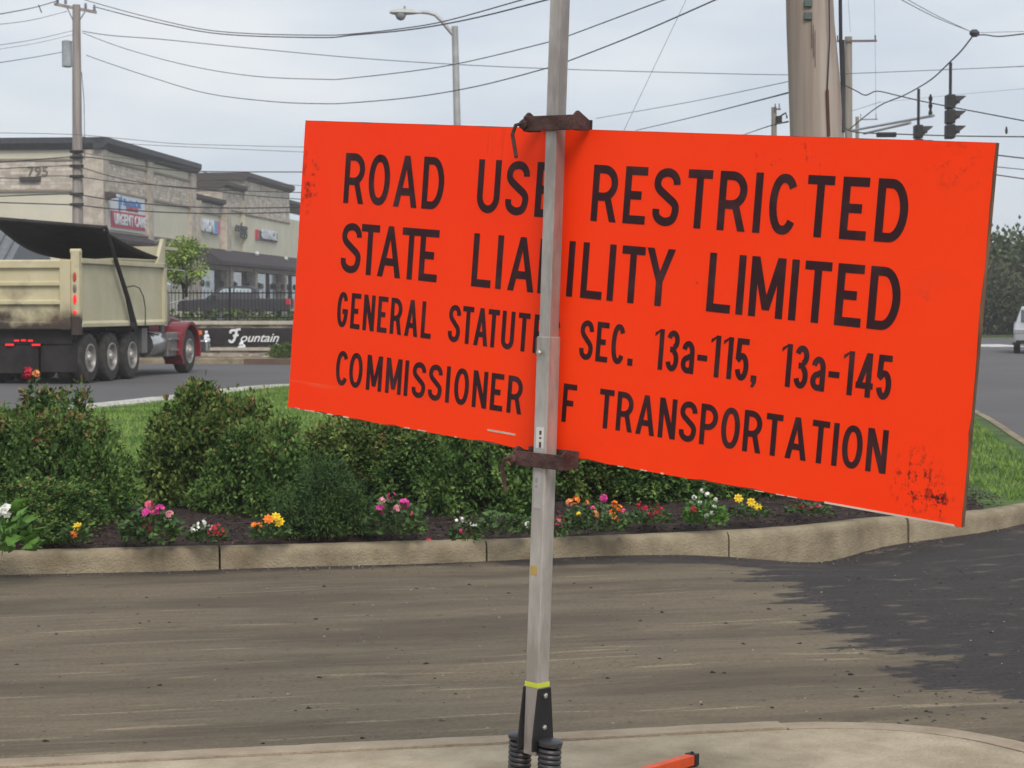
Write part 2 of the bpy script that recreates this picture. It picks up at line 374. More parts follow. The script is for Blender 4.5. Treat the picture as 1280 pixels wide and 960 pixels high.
def poly_sheet(name, poly, z, m, kind='structure', cut=None):
    bm = bmesh.new(); vs_ = [bm.verts.new((p.x, p.y, z)) for p in poly]; f = bm.faces.new(vs_)
    if f.normal.z < 0: f.normal_flip()
    bmesh.ops.triangulate(bm, faces=bm.faces); me = bpy.data.meshes.new(name); bm.to_mesh(me); bm.free()
    me.materials.append(m); o = bpy.data.objects.new(name, me); C.objects.link(o); return tag(o, kind=kind)
poly_sheet('grass_island', isl_in, .112, turf)
# mulch bed: a low mound along the near kerb
bed_front = [p for p in shrink(Dn, .135) if p.y < 14.6 and p.x < 3.9]
def bed_depth(x): return 2.9-.25*sin(x*1.3)-.9*max(0, min(1, (x-1.6)/1.6))-(1.9 if -2.72 < x-0 < -2.0 else 0)*0
V = []; ks = 14
bf = bed_front[1:-1]
for p in bf:
    for k in range(ks):
        t = k/(ks-1); d = bed_depth(p.x)*t
        V.append((p.x-.24*d*.4, p.y+d, .108+.075*sin(pi*min(1, t*1.1))**.6+.012*sin(p.x*7+t*9)+random.uniform(-.006, .006)))
V = np.array(V); i0 = (np.arange(len(bf)-1)[:, None]*ks+np.arange(ks-1)[None]).ravel()
bed = npmesh('mulch_bed', V, np.stack([i0, i0+ks, i0+ks+1, i0+1], 1), mulch); tag(bed, kind='structure')
n = 9000; px = rng.uniform(-6.5, 3.6, n); t = rng.uniform(0, 1, n)**1.6
fy = np.interp(px, [p.x for p in bf], [p.y for p in bf])
P = np.stack([px, fy+.03+t*1.7, .172+.02*rng.random(n)-(t < .05)*.03], 1)
Vv, F = leaves(P, rng.normal(size=(n, 3))*[1, 1, .25], .035, .006, up=1)
tag(npmesh('mulch_chips', Vv, F, M('mulch chips', (.022, .014, .011), rough=.9, col2=(.085, .058, .046), scale=9, island=.5)), kind='stuff')

# near sidewalk with its rounded corner
edge_pts = [(-14, 3.8), (-8, 5.12), (-3, 6.22), (-1.67, 6.51), (0, 6.88), (.75, 7.06), (1.15, 7.12), (1.5, 7.03), (1.76, 6.78), (1.98, 6.35), (2.08, 5.8), (2.1, 4.5), (2.1, 1), (2.1, -10)]
skr, Ds = kerb_run('sidewalk_kerb', edge_pts, -1, .12, .15, M('near kerb concrete', (.28, .215, .15), rough=.92, col2=(.40, .33, .245), scale=6, bump=.4, bscale=70, lo=.3, hi=.7), 3.0, start=.3)
inner = []
for i, p in enumerate(Ds):
    d = (Ds[min(i+1, len(Ds)-1)]-Ds[max(i-1, 0)]).normalized(); inner.append(Vector((p.x+d.y*.158, p.y-d.x*.158, 0)))
sw_poly = inner+[Vector((-14, -10, 0))]
mb = MB(); n = len(sw_poly); mb.prism([(p.x, p.y) for p in sw_poly], -.3, .117, 'z'); o = mb.build('sidewalk', slabm); tag(o, kind='structure')

# turf blades
def inpoly(x, y, poly):
    c = np.zeros(len(x), bool); n = len(poly)
    for i in range(n):
        a, b = poly[i], poly[i-1]; cnd = ((a.y > y) != (b.y > y))
        c ^= cnd & (x < (b.x-a.x)*(y-a.y)/((b.y-a.y) if abs(b.y-a.y) > 1e-9 else 1e-9)+a.x)
    return c
n = 260000; gx = rng.uniform(-9, 7, n); gy = 12+26*rng.random(n)**1.5
ok = inpoly(gx, gy, shrink(isl, .3)); bd = np.interp(gx, [p.x for p in bf], [p.y for p in bf])+np.array([bed_depth(a) for a in gx])+.02
ok &= ~((gy < bd) & (gx > -8) & (gx < 3.8)); gx, gy = gx[ok], gy[ok]; n = len(gx)
sc = .5+gy/26.; h = rng.uniform(.025, .055, n); a = rng.uniform(0, 2*pi, n); w = .004*sc*1.3
P = np.stack([gx, gy, np.full(n, .110)], 1); dx = np.stack([np.cos(a)*w, np.sin(a)*w, np.zeros(n)], 1); tp = P+np.stack([rng.normal(0, .02, n), rng.normal(0, .02, n), h], 1)
Vv = np.stack([P-dx, P+dx, tp], 1).reshape(-1, 3); F = np.arange(3*n).reshape(-1, 3)
tag(npmesh('grass', Vv, F, M('grass blades', (.10, .19, .03), rough=.9, col2=(.22, .33, .07), scale=1.6, island=.35)), 'short green turf of the traffic island', kind='stuff')
# crumbs of asphalt and grit lying on the road
def debris(n, xr, yr, s0, s1, m, name):
    x = rng.uniform(*xr, n); y = rng.uniform(*yr, n); s = s0+(s1-s0)*rng.random(n)**4
    keep = (y > 7.25+.22*x) | (x > 2.5); keep &= y < 11.75+.25*x; x, y, s = x[keep], y[keep], s[keep]; n = len(x)
    B = np.array([(1, 0, 0), (.31, .95, 0), (-.8, .59, 0), (-.8, -.59, 0), (.31, -.95, 0), (.3, .2, .42), (-.35, -.1, .38)])
    a = rng.uniform(0, 2*pi, n); ca, sa = np.cos(a), np.sin(a)
    V = B[None]*s[:, None, None]*rng.uniform(.5, 1.35, (n, 7, 3)); Vx = V[..., 0]*ca[:, None]-V[..., 1]*sa[:, None]; Vy = V[..., 0]*sa[:, None]+V[..., 1]*ca[:, None]
    V = np.stack([Vx+x[:, None], Vy+y[:, None], V[..., 2]+road_z(x, y)[:, None]], -1).reshape(-1, 3); i = np.arange(n)[:, None]*7
    F = np.concatenate([i+np.array([q]) for q in ((0, 1, 5), (1, 2, 6), (1, 6, 5), (2, 3, 6), (3, 4, 6), (4, 5, 6), (4, 0, 5))], 0)
    tag(npmesh(name, V, F, m), kind='stuff')
debris(800, (-4, 3), (6.2, 12.5), .002, .016, M('asphalt crumb', (.016, .014, .013), rough=.9), 'asphalt_crumbs')
debris(6000, (1.4, 5), (6, 14), .002, .016, M('asphalt crumb dark', (.05, .046, .045), rough=.9, var=.5), 'asphalt_gravel')
debris(500, (-4, 4), (6.2, 12.5), .003, .008, M('grit pale', (.34, .31, .27), rough=.9), 'road_grit')

n = 2600; k_ = rng.integers(0, len(Dn)-1, n); kp = np.array([(p.x, p.y) for p in Dn]); sel = kp[k_]; off = rng.exponential(.09, n)+.004
x = sel[:, 0]+rng.uniform(-.05, .05, n)+.24*off; y = sel[:, 1]-off; keep = (x < 4.4) & (x > -5) & (y < 15); x, y = x[keep], y[keep]; n = len(x); sz = .002+.010*rng.random(n)**3
P = np.stack([x, y, road_z(x, y)+.002], 1); Vv, F = leaves(P, rng.normal(size=(n, 3))*[1, 1, .3], .012, .005, up=1)
tag(npmesh('gutter_grit', Vv, F, M('gutter grit', (.05, .042, .036), rough=.95, col2=(.30, .26, .21), scale=30, island=.6)), kind='stuff')

# ================================================================== WARNING SIGN
SG = 'road use sign'
sign = thing('warning_sign', 'wide orange road use restricted sign with black lettering clamped to the square mast', 'sign')
sign.matrix_world = SM; sign.location = SP; sign.rotation_euler = SR.to_euler()
bpy.context.view_layer.update()
wood = M('plywood edge', (.10, .055, .032), rough=.8, col2=(.20, .12, .075), scale=30, stretch=(1, 1, .2))
MB().box(-1.2192, 1.2192, .001, .0145, -.4572, .4572).build('panel', wood, sign)
# sheeting with a slightly nibbled outline
mb = MB(); ring = []
def nib(k): return random.choice([0, 0, 0, 0, .001, .002, .0035]) if k else 0
nU, nV = 60, 24
for i in range(nU): ring.append((-1.2185+2.437*i/nU, -.4568+nib(i)*1.3))
for i in range(nV): ring.append((1.2185-nib(i), -.4568+.9136*i/nV))
for i in range(nU): ring.append((1.2185-2.437*i/nU, .4568-nib(i)*.6))
for i in range(nV): ring.append((-1.2185+nib(i), .4568-.9136*i/nV))
ring[nU*2+nV] = (-1.2185, .446); ring[nU*2+nV-1] = (ring[nU*2+nV-1][0], .4568); ring.insert(nU*2+nV, (-1.209, .4568))
mb.prism(ring, -.0005, .0008, 'y'); mb.build('orange_sheet', sign_material(), sign)
def cr(pts, n=6):
    P = [Vector((*p, 0)) for p in pts]; P = [P[0]]+P+[P[-1]]; o = []
    for i in range(1, len(P)-2):
        a, b, c, d = P[i-1:i+3]
        for k in range(n): t = k/n; o.append(.5*((2*b)+(c-a)*t+(2*a-5*b+4*c-d)*t*t+(3*b-a-3*c+d)*t**3))
    o.append(P[-2]); return [(p.x, p.y) for p in o]
# highway lettering drawn as strokes of even width
def arc(cx, cy, rx, ry, a0, a1, n=12): return [(cx+rx*cos(radians(a0+(a1-a0)*i/n)), cy+ry*sin(radians(a0+(a1-a0)*i/n))) for i in range(n+1)]
def glyph(c, w, s):
    """list of ('p', points) centre-line strokes and ('q', four corners); box w x 1"""
    h = s/2; l, r, b, t = h, w-h, h, 1-h; m = .5; cx = w/2; k = (r-l)/2
    def bowl(y0, y1, x0=l, xr=r):
        ry = (y1-y0)/2; rx = min((xr-x0)*.62, ry*1.0)
        return [(x0, y1)]+[(x, y) for x, y in [(xr-rx, y1)]]+arc(xr-rx, (y0+y1)/2, rx, ry, 90, -90, 14)+[(x0, y0)]
    oval = lambda a0, a1, n=30: [(cx+k*(abs(cos(radians(a0+(a1-a0)*i/n)))**.85)*(1 if cos(radians(a0+(a1-a0)*i/n)) > 0 else -1), .5+(.5-h)*sin(radians(a0+(a1-a0)*i/n))) for i in range(n+1)]
    if c == 'I': return [('p', [(l, 0), (l, 1)])]
    if c == 'L': return [('p', [(l, 1), (l, b), (w, b)])]
    if c == 'E': return [('p', [(w, t), (l, t), (l, b), (w, b)]), ('p', [(l, m), (w*.78, m)])]
    if c == 'F': return [('p', [(w, t), (l, t), (l, 0)]), ('p', [(l, m), (w*.8, m)])]
    if c == 'T': return [('p', [(0, t), (w, t)]), ('p', [(cx, t), (cx, 0)])]
    if c == 'O': return [('p', oval(90, 450, 36)+[oval(90, 450, 36)[1]])]
    if c == 'D': return [('p', [(l, 0), (l, 1)]), ('p', [(l, t), (cx*.9, t)]+arc(cx*.9, .5, r-cx*.9, .5-h, 90, -90, 18)+[(l, b)])]
    if c == 'P': return [('p', [(l, 0), (l, 1)]), ('p', bowl(.44, t))]
    if c == 'R': return [('p', [(l, 0), (l, 1)]), ('p', bowl(.44, t)), ('q', [(w*.46, .46), (w*.46+s*1.05, .46), (w+s*.05, 0), (w-s*1.0, 0)])]
    if c == 'B': return [('p', [(l, 0), (l, 1)]), ('p', bowl(.52, t, l, r-.02)), ('p', bowl(b, .52))]
    if c == 'U': return [('p', [(l, 1)]+arc(cx, b+k*1.1, k, k*1.1, 180, 360, 18)+[(r, 1)])]
    if c == 'A': return [('q', [(0, 0), (s*1.06, 0), (cx+s*.42, 1), (cx-s*.5, 1)]), ('q', [(w-s*1.06, 0), (w, 0), (cx+s*.5, 1), (cx-s*.42, 1)]), ('p', [(w*.2, .3), (w*.8, .3)])]
    if c == 'Y': return [('q', [(0, 1), (s*1.1, 1), (cx+s*.5, .42), (cx-s*.5, .42)]), ('q', [(w-s*1.1, 1), (w, 1), (cx+s*.5, .42), (cx-s*.5, .42)]), ('p', [(cx, .46), (cx, 0)])]
    if c == 'N': return [('p', [(l, 0), (l, 1)]), ('p', [(r, 0), (r, 1)]), ('q', [(0, 1), (s*1.1, 1), (w, 0), (w-s*1.1, 0)])]
    if c == 'M': return [('p', [(l, 0), (l, 1)]), ('p', [(r, 0), (r, 1)]), ('q', [(s*.1, 1), (s*1.12, 1), (cx+s*.5, .12), (cx-s*.5, .12)]), ('q', [(w-s*1.12, 1), (w-s*.1, 1), (cx+s*.5, .12), (cx-s*.5, .12)])]
    if c in 'CG':
        a = oval(40 if c == 'C' else 36, 320 if c == 'C' else 328, 30)
        if c == 'C': return [('p', a)]
        return [('p', oval(36, 330, 30)+[(r, .42)]), ('p', [(cx, .45), (w, .45)])]
    if c == 'S':
        return [('p', cr([(r, .72), (r-.01, .80), (cx+k*.6, t-.035), (cx, t), (cx-k*.7, t-.045), (l, .76), (l+.035, .64), (cx, .515), (r-.03, .39), (r, .27), (cx+k*.72, b+.05), (cx, b), (cx-k*.68, b+.045), (l+.005, .20), (l, .29)], 6))]
    if c == '1': return [('p', [(w-h, 0), (w-h, 1)]), ('q', [(w-s, .98), (w-s*.4, 1.0), (0, .80), (0, .90)])]
    if c == '3': return [('p', arc(cx, .755, k, .245-h, 165, -78, 16)), ('p', arc(cx, .285, k, .285-h, 78, -165, 18)), ('p', [(cx-.08, .53), (cx+.08, .53)])]
    if c == '4': return [('p', [(w*.72, 0), (w*.72, 1)]), ('p', [(0, .26), (w, .26)]), ('q', [(0, .26), (s*1.05, .26), (w*.72+h, 1), (w*.72-s*.6, 1)])]
    if c == '5': return [('p', [(w*.95, t), (l+.02, t), (l, .5)]), ('p', [(l-.02, .46)]+arc(cx, .33, k, .33-h, 125, -165, 20))]
    if c == 'a': return [('p', [(r, 0), (r, .5)]+arc(cx, .52, k, .2, 0, 165, 12)), ('p', arc(cx, .225, k*1.05, .225-h, 70, 290, 18)+[(r, .1)]), ('p', [(cx, .40), (r, .42)])]
    if c == '-': return [('p', [(0, .42), (w, .42)])]
    if c == '.': return [('q', [(0, 0), (w, 0), (w, w*1.1), (0, w*1.1)])]
    if c == ',': return [('q', [(0, 0), (w, 0), (w, w), (0, w)]), ('q', [(w*.3, 0), (w, 0), (w*.55, -.12), (0, -.12)])]
WID = dict(A=.66, B=.54, C=.57, D=.58, E=.50, F=.50, G=.57, L=.50, M=.69, N=.59, O=.60, P=.57, R=.58, S=.57, T=.52, U=.58, Y=.63)
WID.update({'3': .5, '4': .58, '5': .5, 'a': .5, '-': .38})
def ribbon(mb, pts, s, y, X, Zf):
    """flat ribbon with mitred joins; X, Zf map glyph units to metres"""
    pts = [p for i, p in enumerate(pts) if i == 0 or hypot(p[0]-pts[i-1][0], p[1]-pts[i-1][1]) > 1e-4]
    n = len(pts); ps = [Vector((X(p[0]), Zf(p[1]))) for p in pts]; Ls = []; Rs = []
    for i in range(n):
        d0 = (ps[i]-ps[i-1]).normalized() if i else (ps[1]-ps[0]).normalized(); d1 = (ps[i+1]-ps[i]).normalized() if i < n-1 else d0
        n0 = Vector((-d0.y, d0.x)); n1 = Vector((-d1.y, d1.x)); mm = (n0+n1)
        if mm.length < 1e-4: mm = n0
        mm.normalize(); mm *= s/2/max(.5, mm.dot(n0)); Ls.append(ps[i]+mm); Rs.append(ps[i]-mm)
    for i in range(n-1):
        a, b, c, d = Ls[i], Ls[i+1], Rs[i+1], Rs[i]; mb.quad((a.x, y, a.y), (d.x, y, d.y), (c.x, y, c.y), (b.x, y, b.y))
STARTS = {'LIABILITY': [0.7723, 0.8688, 0.9164, 1.0328, 1.1416, 1.1934, 1.2895, 1.3342, 1.4201], 'USE': [0.772, 0.8856, 1.0005], 'STATUTES': [0.6918, 0.7483, 0.7975, 0.851, 0.9067, 0.9701, 1.0312, 1.0799], 'COMMISSIONER': [0.2163, 0.2773, 0.3558, 0.4411, 0.5224, 0.5561, 0.6256, 0.6983, 0.7327, 0.808, 0.8806, 0.947]}
def word(mb, text, u0, u1, vt, vb, fac, s):
    H = vb-vt; ws = [(s if ch == 'I' else s*2.0 if ch == '1' else s*1.15 if ch in '.,' else WID[ch]*fac) for ch in text]
    gap = ((u1-u0)/H-sum(ws))/max(1, len(text)-1); x = 0; j = 0
    st_ = STARTS.get(text)
    for ci, (ch, w) in enumerate(zip(text, ws)):
        if st_: x = (st_[ci]-u0)/H
        for kind, pts in glyph(ch, w, s):
            j += 1; y = -.0013-.00004*(j % 7)
            Xf = lambda g, x=x: u0-1.2192+(x+g)*H; Zf = lambda g: .4572-vb+g*H
            if kind == 'p': ribbon(mb, pts, s*H, y, Xf, Zf)
            else: a, b, c, d = [(Xf(p[0]), y, Zf(p[1])) for p in pts]; mb.quad(a, b, c, d)
        x += w+gap
black = M('sign black', (.030, .006, .009), rough=.55, col2=(.075, .028, .030), scale=7, lo=.5, hi=.75, spec=.25)
ROWS = [(.096, .251, .148, 1.0, [('ROAD', .201, .635), ('USE', .772, 1.04), ('RESTRICTED', 1.211, 2.218)]),
        (.311, .466, .145, 1.0, [('STATE', .207, .630), ('LIABILITY', .772, 1.505), ('LIMITED', 1.632, 2.218)]),
        (.526, .636, .142, .78, [('GENERAL', .205, .621), ('STATUTES', .692, 1.128), ('SEC.', 1.205, 1.398), ('13a-115,', 1.470, 1.811), ('13a-145', 1.885, 2.213)]),
        (.709, .817, .148, .92, [('COMMISSIONER', .205, 1.0), ('OF', 1.055, 1.208), ('TRANSPORTATION', 1.292, 2.218)])]
for vt, vb, s, fac, words in ROWS:
    for tx, u0, u1 in words:
        mb = MB(); word(mb, tx, u0, u1, vt, vb, fac, s); mb.build('lettering', black, sign, solid=False)
MB().box(.879-1.22, .989-1.22, -.0016, -.0006, -.4225, -.4165).build('scratch_mark', M('scratch pale', (.62, .42, .34), rough=.7), sign)
mb = MB()
for k in range(26):     # chipped bits of bare wood along the lower edge
    u = random.choice([random.uniform(0, .95), random.uniform(1.2, 2.43)]); mb.box(u-1.22, u-1.22+random.uniform(.006, .03), -.0012, .0022, -.4576, -.4576+random.uniform(.0015, .0045))
mb.box(.83, 1.2, -.0014, .0022, -.4577, -.4530)
tag(mb.build('chipped_edge', M('chipped edge', (.6, .5, .42), rough=.8), sign), kind='stuff')

# ================================================================== SIGN STAND
A = sw(1.096, 0, .042); B = sw(1.142, .9, .042); dz = (A-B).normalized()
base = B-dz*((B.z-.12)/dz.z)
yv = (SR.to_3x3() @ Vector((0, 1, 0))); yv = (yv-dz*yv.dot(dz)).normalized(); xv = yv.cross(dz)
FR = Matrix((xv, yv, dz)).transposed()
stand = thing('sign_stand', 'portable spring stand with square aluminium mast and orange tube legs on the sidewalk', 'sign stand', base)
stand.rotation_euler = FR.to_euler()
bpy.context.view_layer.update()
alu = M('mast aluminium', (.30, .27, .25), rough=.42, metal=.5, col2=(.50, .465, .43), scale=14, stretch=(1, 1, .25), bump=.08, bscale=200)
alu2 = M('lower mast aluminium', (.34, .32, .29), rough=.5, metal=.45, col2=(.53, .50, .47), scale=14, stretch=(1, 1, .22), bump=.08, bscale=200)
rust = M('bracket brown steel', (.050, .024, .021), rough=.6, col2=(.105, .055, .048), scale=14, bump=.3, bscale=90, metal=.1)
blk = M('black steel', (.016, .016, .019), rough=.5, var=.3, spec=.4)
spring_m = M('spring black', (.03, .031, .036), rough=.45, var=.3, spec=.5)
orange = M('orange powder coat', (.85, .10, .02), rough=.5, col2=(.70, .085, .02), scale=20)
def zl(p): return (stand.matrix_world.inverted() @ p).z
zt, zb = zl(sw(1.096, 0, .042)), zl(sw(1.142, .9144, .042))
zj = zb+(zt-zb)*.365         # where the inner mast leaves the outer tube
h = .0202
MB().box(-h, h, -h, h, zj-.3, zt+1.3).build('upper_mast', alu, stand, bevel=.003)
h2 = .0236
MB().box(-h2, h2, -h2, h2, .215, zj).build('lower_mast', alu2, stand, bevel=.003)
bolt_m = M('bolt zinc', (.55, .53, .48), rough=.3, metal=.9)
MB().lathe([(.0085, 0), (.0085, .006), (.005, .009)], (0, 0, 0), 'y', 8, Matrix.Translation((-.004, -h2-.008, zj-.045)) @ Matrix.Rotation(pi, 4, 'Z')).build('mast_bolt', bolt_m, stand)
MB().box(-h2-.014, -h2+.002, -.012, .012, zj-.055, zj-.005).build('latch_clip', M('clip worn red', (.20, .09, .075), rough=.6), stand)
def bracket(zc, drop):
    b = MB(); y0 = -h-.009
    b.box(-.085, .087, y0-.005, y0, zc-.021, zc+.021)
    for sx in (-1, 1):     # ears folded back towards the board, with pointed tips
        x = sx*.086
        b.prism([(y0-.004, zc-.021), (y0-.004, zc+.019), (y0+.012, zc+.033), (y0+.018, zc+.033), (.036, zc+.010), (.036, zc-.018), (y0+.022, zc-.022)], min(x, x+sx*.008), max(x, x+sx*.008), 'x')
    b.box(-.092, .092, .0315, .040, zc-.012, zc+.03*drop) if drop > 0 else b.box(-.092, .092, .044, .050, zc-.03, zc+.012)
    o = b.build('bracket', rust, stand, bevel=.002)
    t = MB(); t.tube([(-.088, y0-.012, zc), (-.108, y0-.018, zc-.004), (-.118, y0-.02, zc-.03), (-.100, y0-.02, zc-.095)], .0055, 8); t.build('clamp_handle', rust, o, smooth=True)
    t = MB(); t.lathe([(.015, 0), (.015, .008), (.008, .012)], (0, 0, 0), 'y', 6, Matrix.Translation((-.088, y0-.004, zc-.002)) @ Matrix.Rotation(pi, 4, 'Z')); t.build('nut', rust, o)
bracket(zt+.010, -1); bracket(zb-.012, 1)
lab = M('label white', (.62, .60, .57), rough=.6)
labg = M('label grey', (.36, .345, .33), rough=.6)
ink = M('label ink', (.07, .065, .065), rough=.7)
def on_left(name, m, z0, z1, x0=-.019, x1=.013, o=.0012): return MB().box(x0, x1, -h2-o, -h2+.001, z0, z1).build(name, m, stand)
zz = lambda ypx: zl(at(670, ypx, base.y))
s1 = on_left('label_sticker', lab, zz(559), zz(533), x0=-.013, x1=.014)
for k, (a, b2) in enumerate(((537, 542), (545, 547), (551, 558))): MB().box(-.001, .007, -h2-.002, -h2-.001, zz(b2), zz(a)).build('print_mark', ink, s1)
s2 = on_left('label_sticker', labg, zz(634), zz(586), x0=-.014, x1=.012)
for k, (a, b2) in enumerate(((596, 602), (605, 608))): MB().box(-.010, -.002, -h2-.002, -h2-.001, zz(b2), zz(a)).build('print_mark', M('faded ink', (.25, .24, .24), rough=.7), s2)
on_left('tape_patch', M('tape ochre', (.42, .30, .09), rough=.6), zz(717), zz(706), x0=-.018, x1=.006)
MB().box(-h2-.0012, h2+.0012, -h2-.0012, h2+.0012, zz(857), zz(851)).build('yellow_band', M('band yellow green', (.55, .62, .06), rough=.5), stand)
zk0, zk1 = zz(922), zz(858)
for sx in (-1, 1):
    x = sx*(h2+.0035); b = MB(); b.prism([(-.043, zk0-.03), (.043, zk0-.03), (.043, zk0), (.026, zk1), (-.026, zk1), (-.043, zk0)], x-.003, x+.003, 'x'); o = b.build('side_plate', blk, stand, bevel=.001)
    for zc in (zk0+.035, zk1-.02):
        MB().lathe([(.008, 0), (.008, .005), (.004, .008)], (x+sx*.003, 0, zc), 'x', 8, Matrix.Identity(4)).build('bolt', bolt_m, o)
for sx in (-1, 1):
    b = MB(); r = .0275; cx = sx*.056; pts = []
    turns = 13
    b.lathe([(r+.006, 0), (r+.008, .004), (r+.008, .012), (r+.002, .016)], (cx, 0, zk0-.012), 'z', 20)
    o = b.build('spring_cap', spring_m, stand, smooth=True)
    b = MB()
    for k in range(turns*14+1):
        a = 2*pi*k/14; pts.append((cx+r*cos(a), r*sin(a), zk0-.014-.0142*k/14))
    b.tube(pts, .0070, 7); b.build('coil_spring', spring_m, stand, smooth=True)
MB().box(-.085, .085, -.04, .04, zk0-.205, zk0-.185).build('base_plate', blk, stand, bevel=.003)
MB().box(-.05, .05, -.05, .05, .03, zk0-.206).build('base_hub', blk, stand, bevel=.004)
wn = Vector((.675, .737, 0)); wu = Vector((.737, -.675, 0))
LE = Vector((.585, 6.40, 0)); ld = Vector((LE.x-base.x, LE.y-base.y, 0)); la, lb_ = ld.dot(wn), ld.dot(wu)
for s1_, s2_ in ((1, 1), (1, -1), (-1, -1), (-1, 1)):
    d = (wn*la*s1_+wu*lb_*s2_)*(1 if (s1_, s2_) == (1, 1) else 1. if s1_ < 0 else .88); p0 = Vector((base.x, base.y, .185)); p1 = p0+d; p1.z = .139
    q = (p1-p0).normalized(); mt = Matrix.Translation(p0) @ q.to_track_quat('Y', 'Z').to_matrix().to_4x4(); ln = (p1-p0).length
    t = .0165; lg = MB().box(-t, t, .03, ln-.012, -t, t, mt).build('leg', orange, stand, world=True, bevel=.002)
    c = MB().box(-t-.003, t+.003, ln-.022, ln+.006, -t-.003, t+.003, mt); c.tube([mt @ Vector((0, ln-.008, t)), mt @ Vector((0, ln-.008, t+.009))], .006, 8); c.build('end_cap', blk, lg, world=True, bevel=.002)

# ================================================================== PLANTS
leafA = M('shrub leaf', (.044, .094, .022), rough=.75, col2=(.155, .245, .065), scale=5, island=.45, spec=.1, lo=.44, hi=.64)
leafB = M('shrub leaf olive', (.056, .100, .022), rough=.75, col2=(.190, .255, .068), scale=5, island=.45, spec=.1, lo=.44, hi=.64)
leafR = M('shrub leaf red tip', (.22, .10, .045), rough=.75, col2=(.20, .20, .06), scale=7, island=.4)
leafD = M('juniper leaf', (.030, .070, .020), rough=.8, col2=(.070, .130, .03), scale=4, island=.35)
leafG = M('flower foliage', (.035, .075, .02), rough=.55, col2=(.085, .15, .04), scale=8, island=.35)
leafL = M('hosta leaf', (.07, .17, .025), rough=.5, col2=(.13, .27, .05), scale=8, island=.25)
bark = M('twig bark', (.05, .035, .025), rough=.9)
def shrub_cloud(seed, W_, D_, H_, ntips, per, ln, wd, spray=.09):
    """leaf sprays on the outside of many overlapping lobes, so that the mound has clumps and dark gaps"""
    global rng
    rng = np.random.default_rng(seed); nl = 30
    th = rng.uniform(0, 2*pi, nl); ph = np.arccos(rng.uniform(-.1, 1, nl)); rr = rng.uniform(.25, .78, nl)**.7
    Cn = np.stack([np.cos(th)*np.sin(ph)*W_/2*rr, np.sin(th)*np.sin(ph)*D_/2*rr, .12*H_+np.cos(ph)*H_*.86*rr], 1)
    Rl = rng.uniform(.13, .24, nl)*(W_+D_)/2
    k = rng.integers(0, nl, ntips); d = unit(rng.normal(size=(ntips, 3))+np.array([0, 0, .35])); q = rng.uniform(.55, 1.05, (ntips, 1))
    T = Cn[k]+d*Rl[k][:, None]*q*[1, 1, .9]; T[:, 2] = np.clip(T[:, 2], .03, H_*1.06)
    dirs = unit(d+np.array([0, 0, .25])+rng.normal(0, .3, (ntips, 3)))
    t = rng.uniform(-1, 1, (ntips, per, 1)); g = rng.normal(0, 1, (ntips, per, 3))
    L_ = rng.uniform(.6, 1.35, (ntips, 1, 1))
    P = T[:, None]+dirs[:, None]*t*spray*L_+g*spray*.40*(1.15-np.abs(t)*.8)*L_
    Dl = dirs[:, None]*.9+g*.8
    tipness = (t[..., 0] > .3) & (T[:, None, 2] > H_*.55)
    return P.reshape(-1, 3), Dl.reshape(-1, 3), tipness.ravel(), T
def make_shrub(name, label, cat, seed, W_, D_, H_, ntips, per, ln, wd, m, redfrac=.0, group=None, spray=.075, mr=None):
    P, D, tip, T = shrub_cloud(seed, W_, D_, H_, ntips, per, ln, wd, spray)
    P[:, 2] = np.maximum(P[:, 2], .015)
    root = thing(name, label, cat, group=group)
    red = tip & (rng.random(len(P)) < redfrac)
    V, F = leaves(P[~red], D[~red], ln, wd); tag(npmesh('foliage', V, F, m, root), kind='stuff')
    if red.any(): V, F = leaves(P[red], D[red], ln*.9, wd*.9); tag(npmesh('new_growth', V, F, mr or leafR, root), kind='stuff')
    mb = MB()
    for k in range(0, ntips, max(1, ntips//46)):
        p = Vector(T[k]); mb.tube([(p.x*.08, p.y*.08, -.05), (p.x*.5, p.y*.5, p.z*.55), tuple(p)], [.012, .007, .003], 4)
    mb.build('stems', bark, root, solid=False)
    return root
SHR = 'leafy shrubs in the mulch bed'
pA = make_shrub('shrub', '', 'shrub', 11, 1.25, 1.2, 1.0, 760, 34, .046, .0150, leafA, .42, SHR)
pB = make_shrub('shrub', '', 'shrub', 23, 1.35, 1.2, .86, 760, 34, .046, .0150, leafB, .20, SHR)
pC = make_shrub('shrub', '', 'shrub', 37, 1.3, 1.1, .74, 680, 34, .044, .0140, leafA, .15, SHR)
pD = make_shrub('juniper_mound', '', 'shrub', 51, .72, .7, .44, 260, 60, .036, .0042, leafD, 0)
def put(proto, used, p, rz, sc, label):
    o = proto if not used else copy_tree(proto)
    o.location = p; o.rotation_euler = (0, 0, rz); o.scale = sc if isinstance(sc, tuple) else (sc, sc, sc); o['label'] = label; return o
used = set()
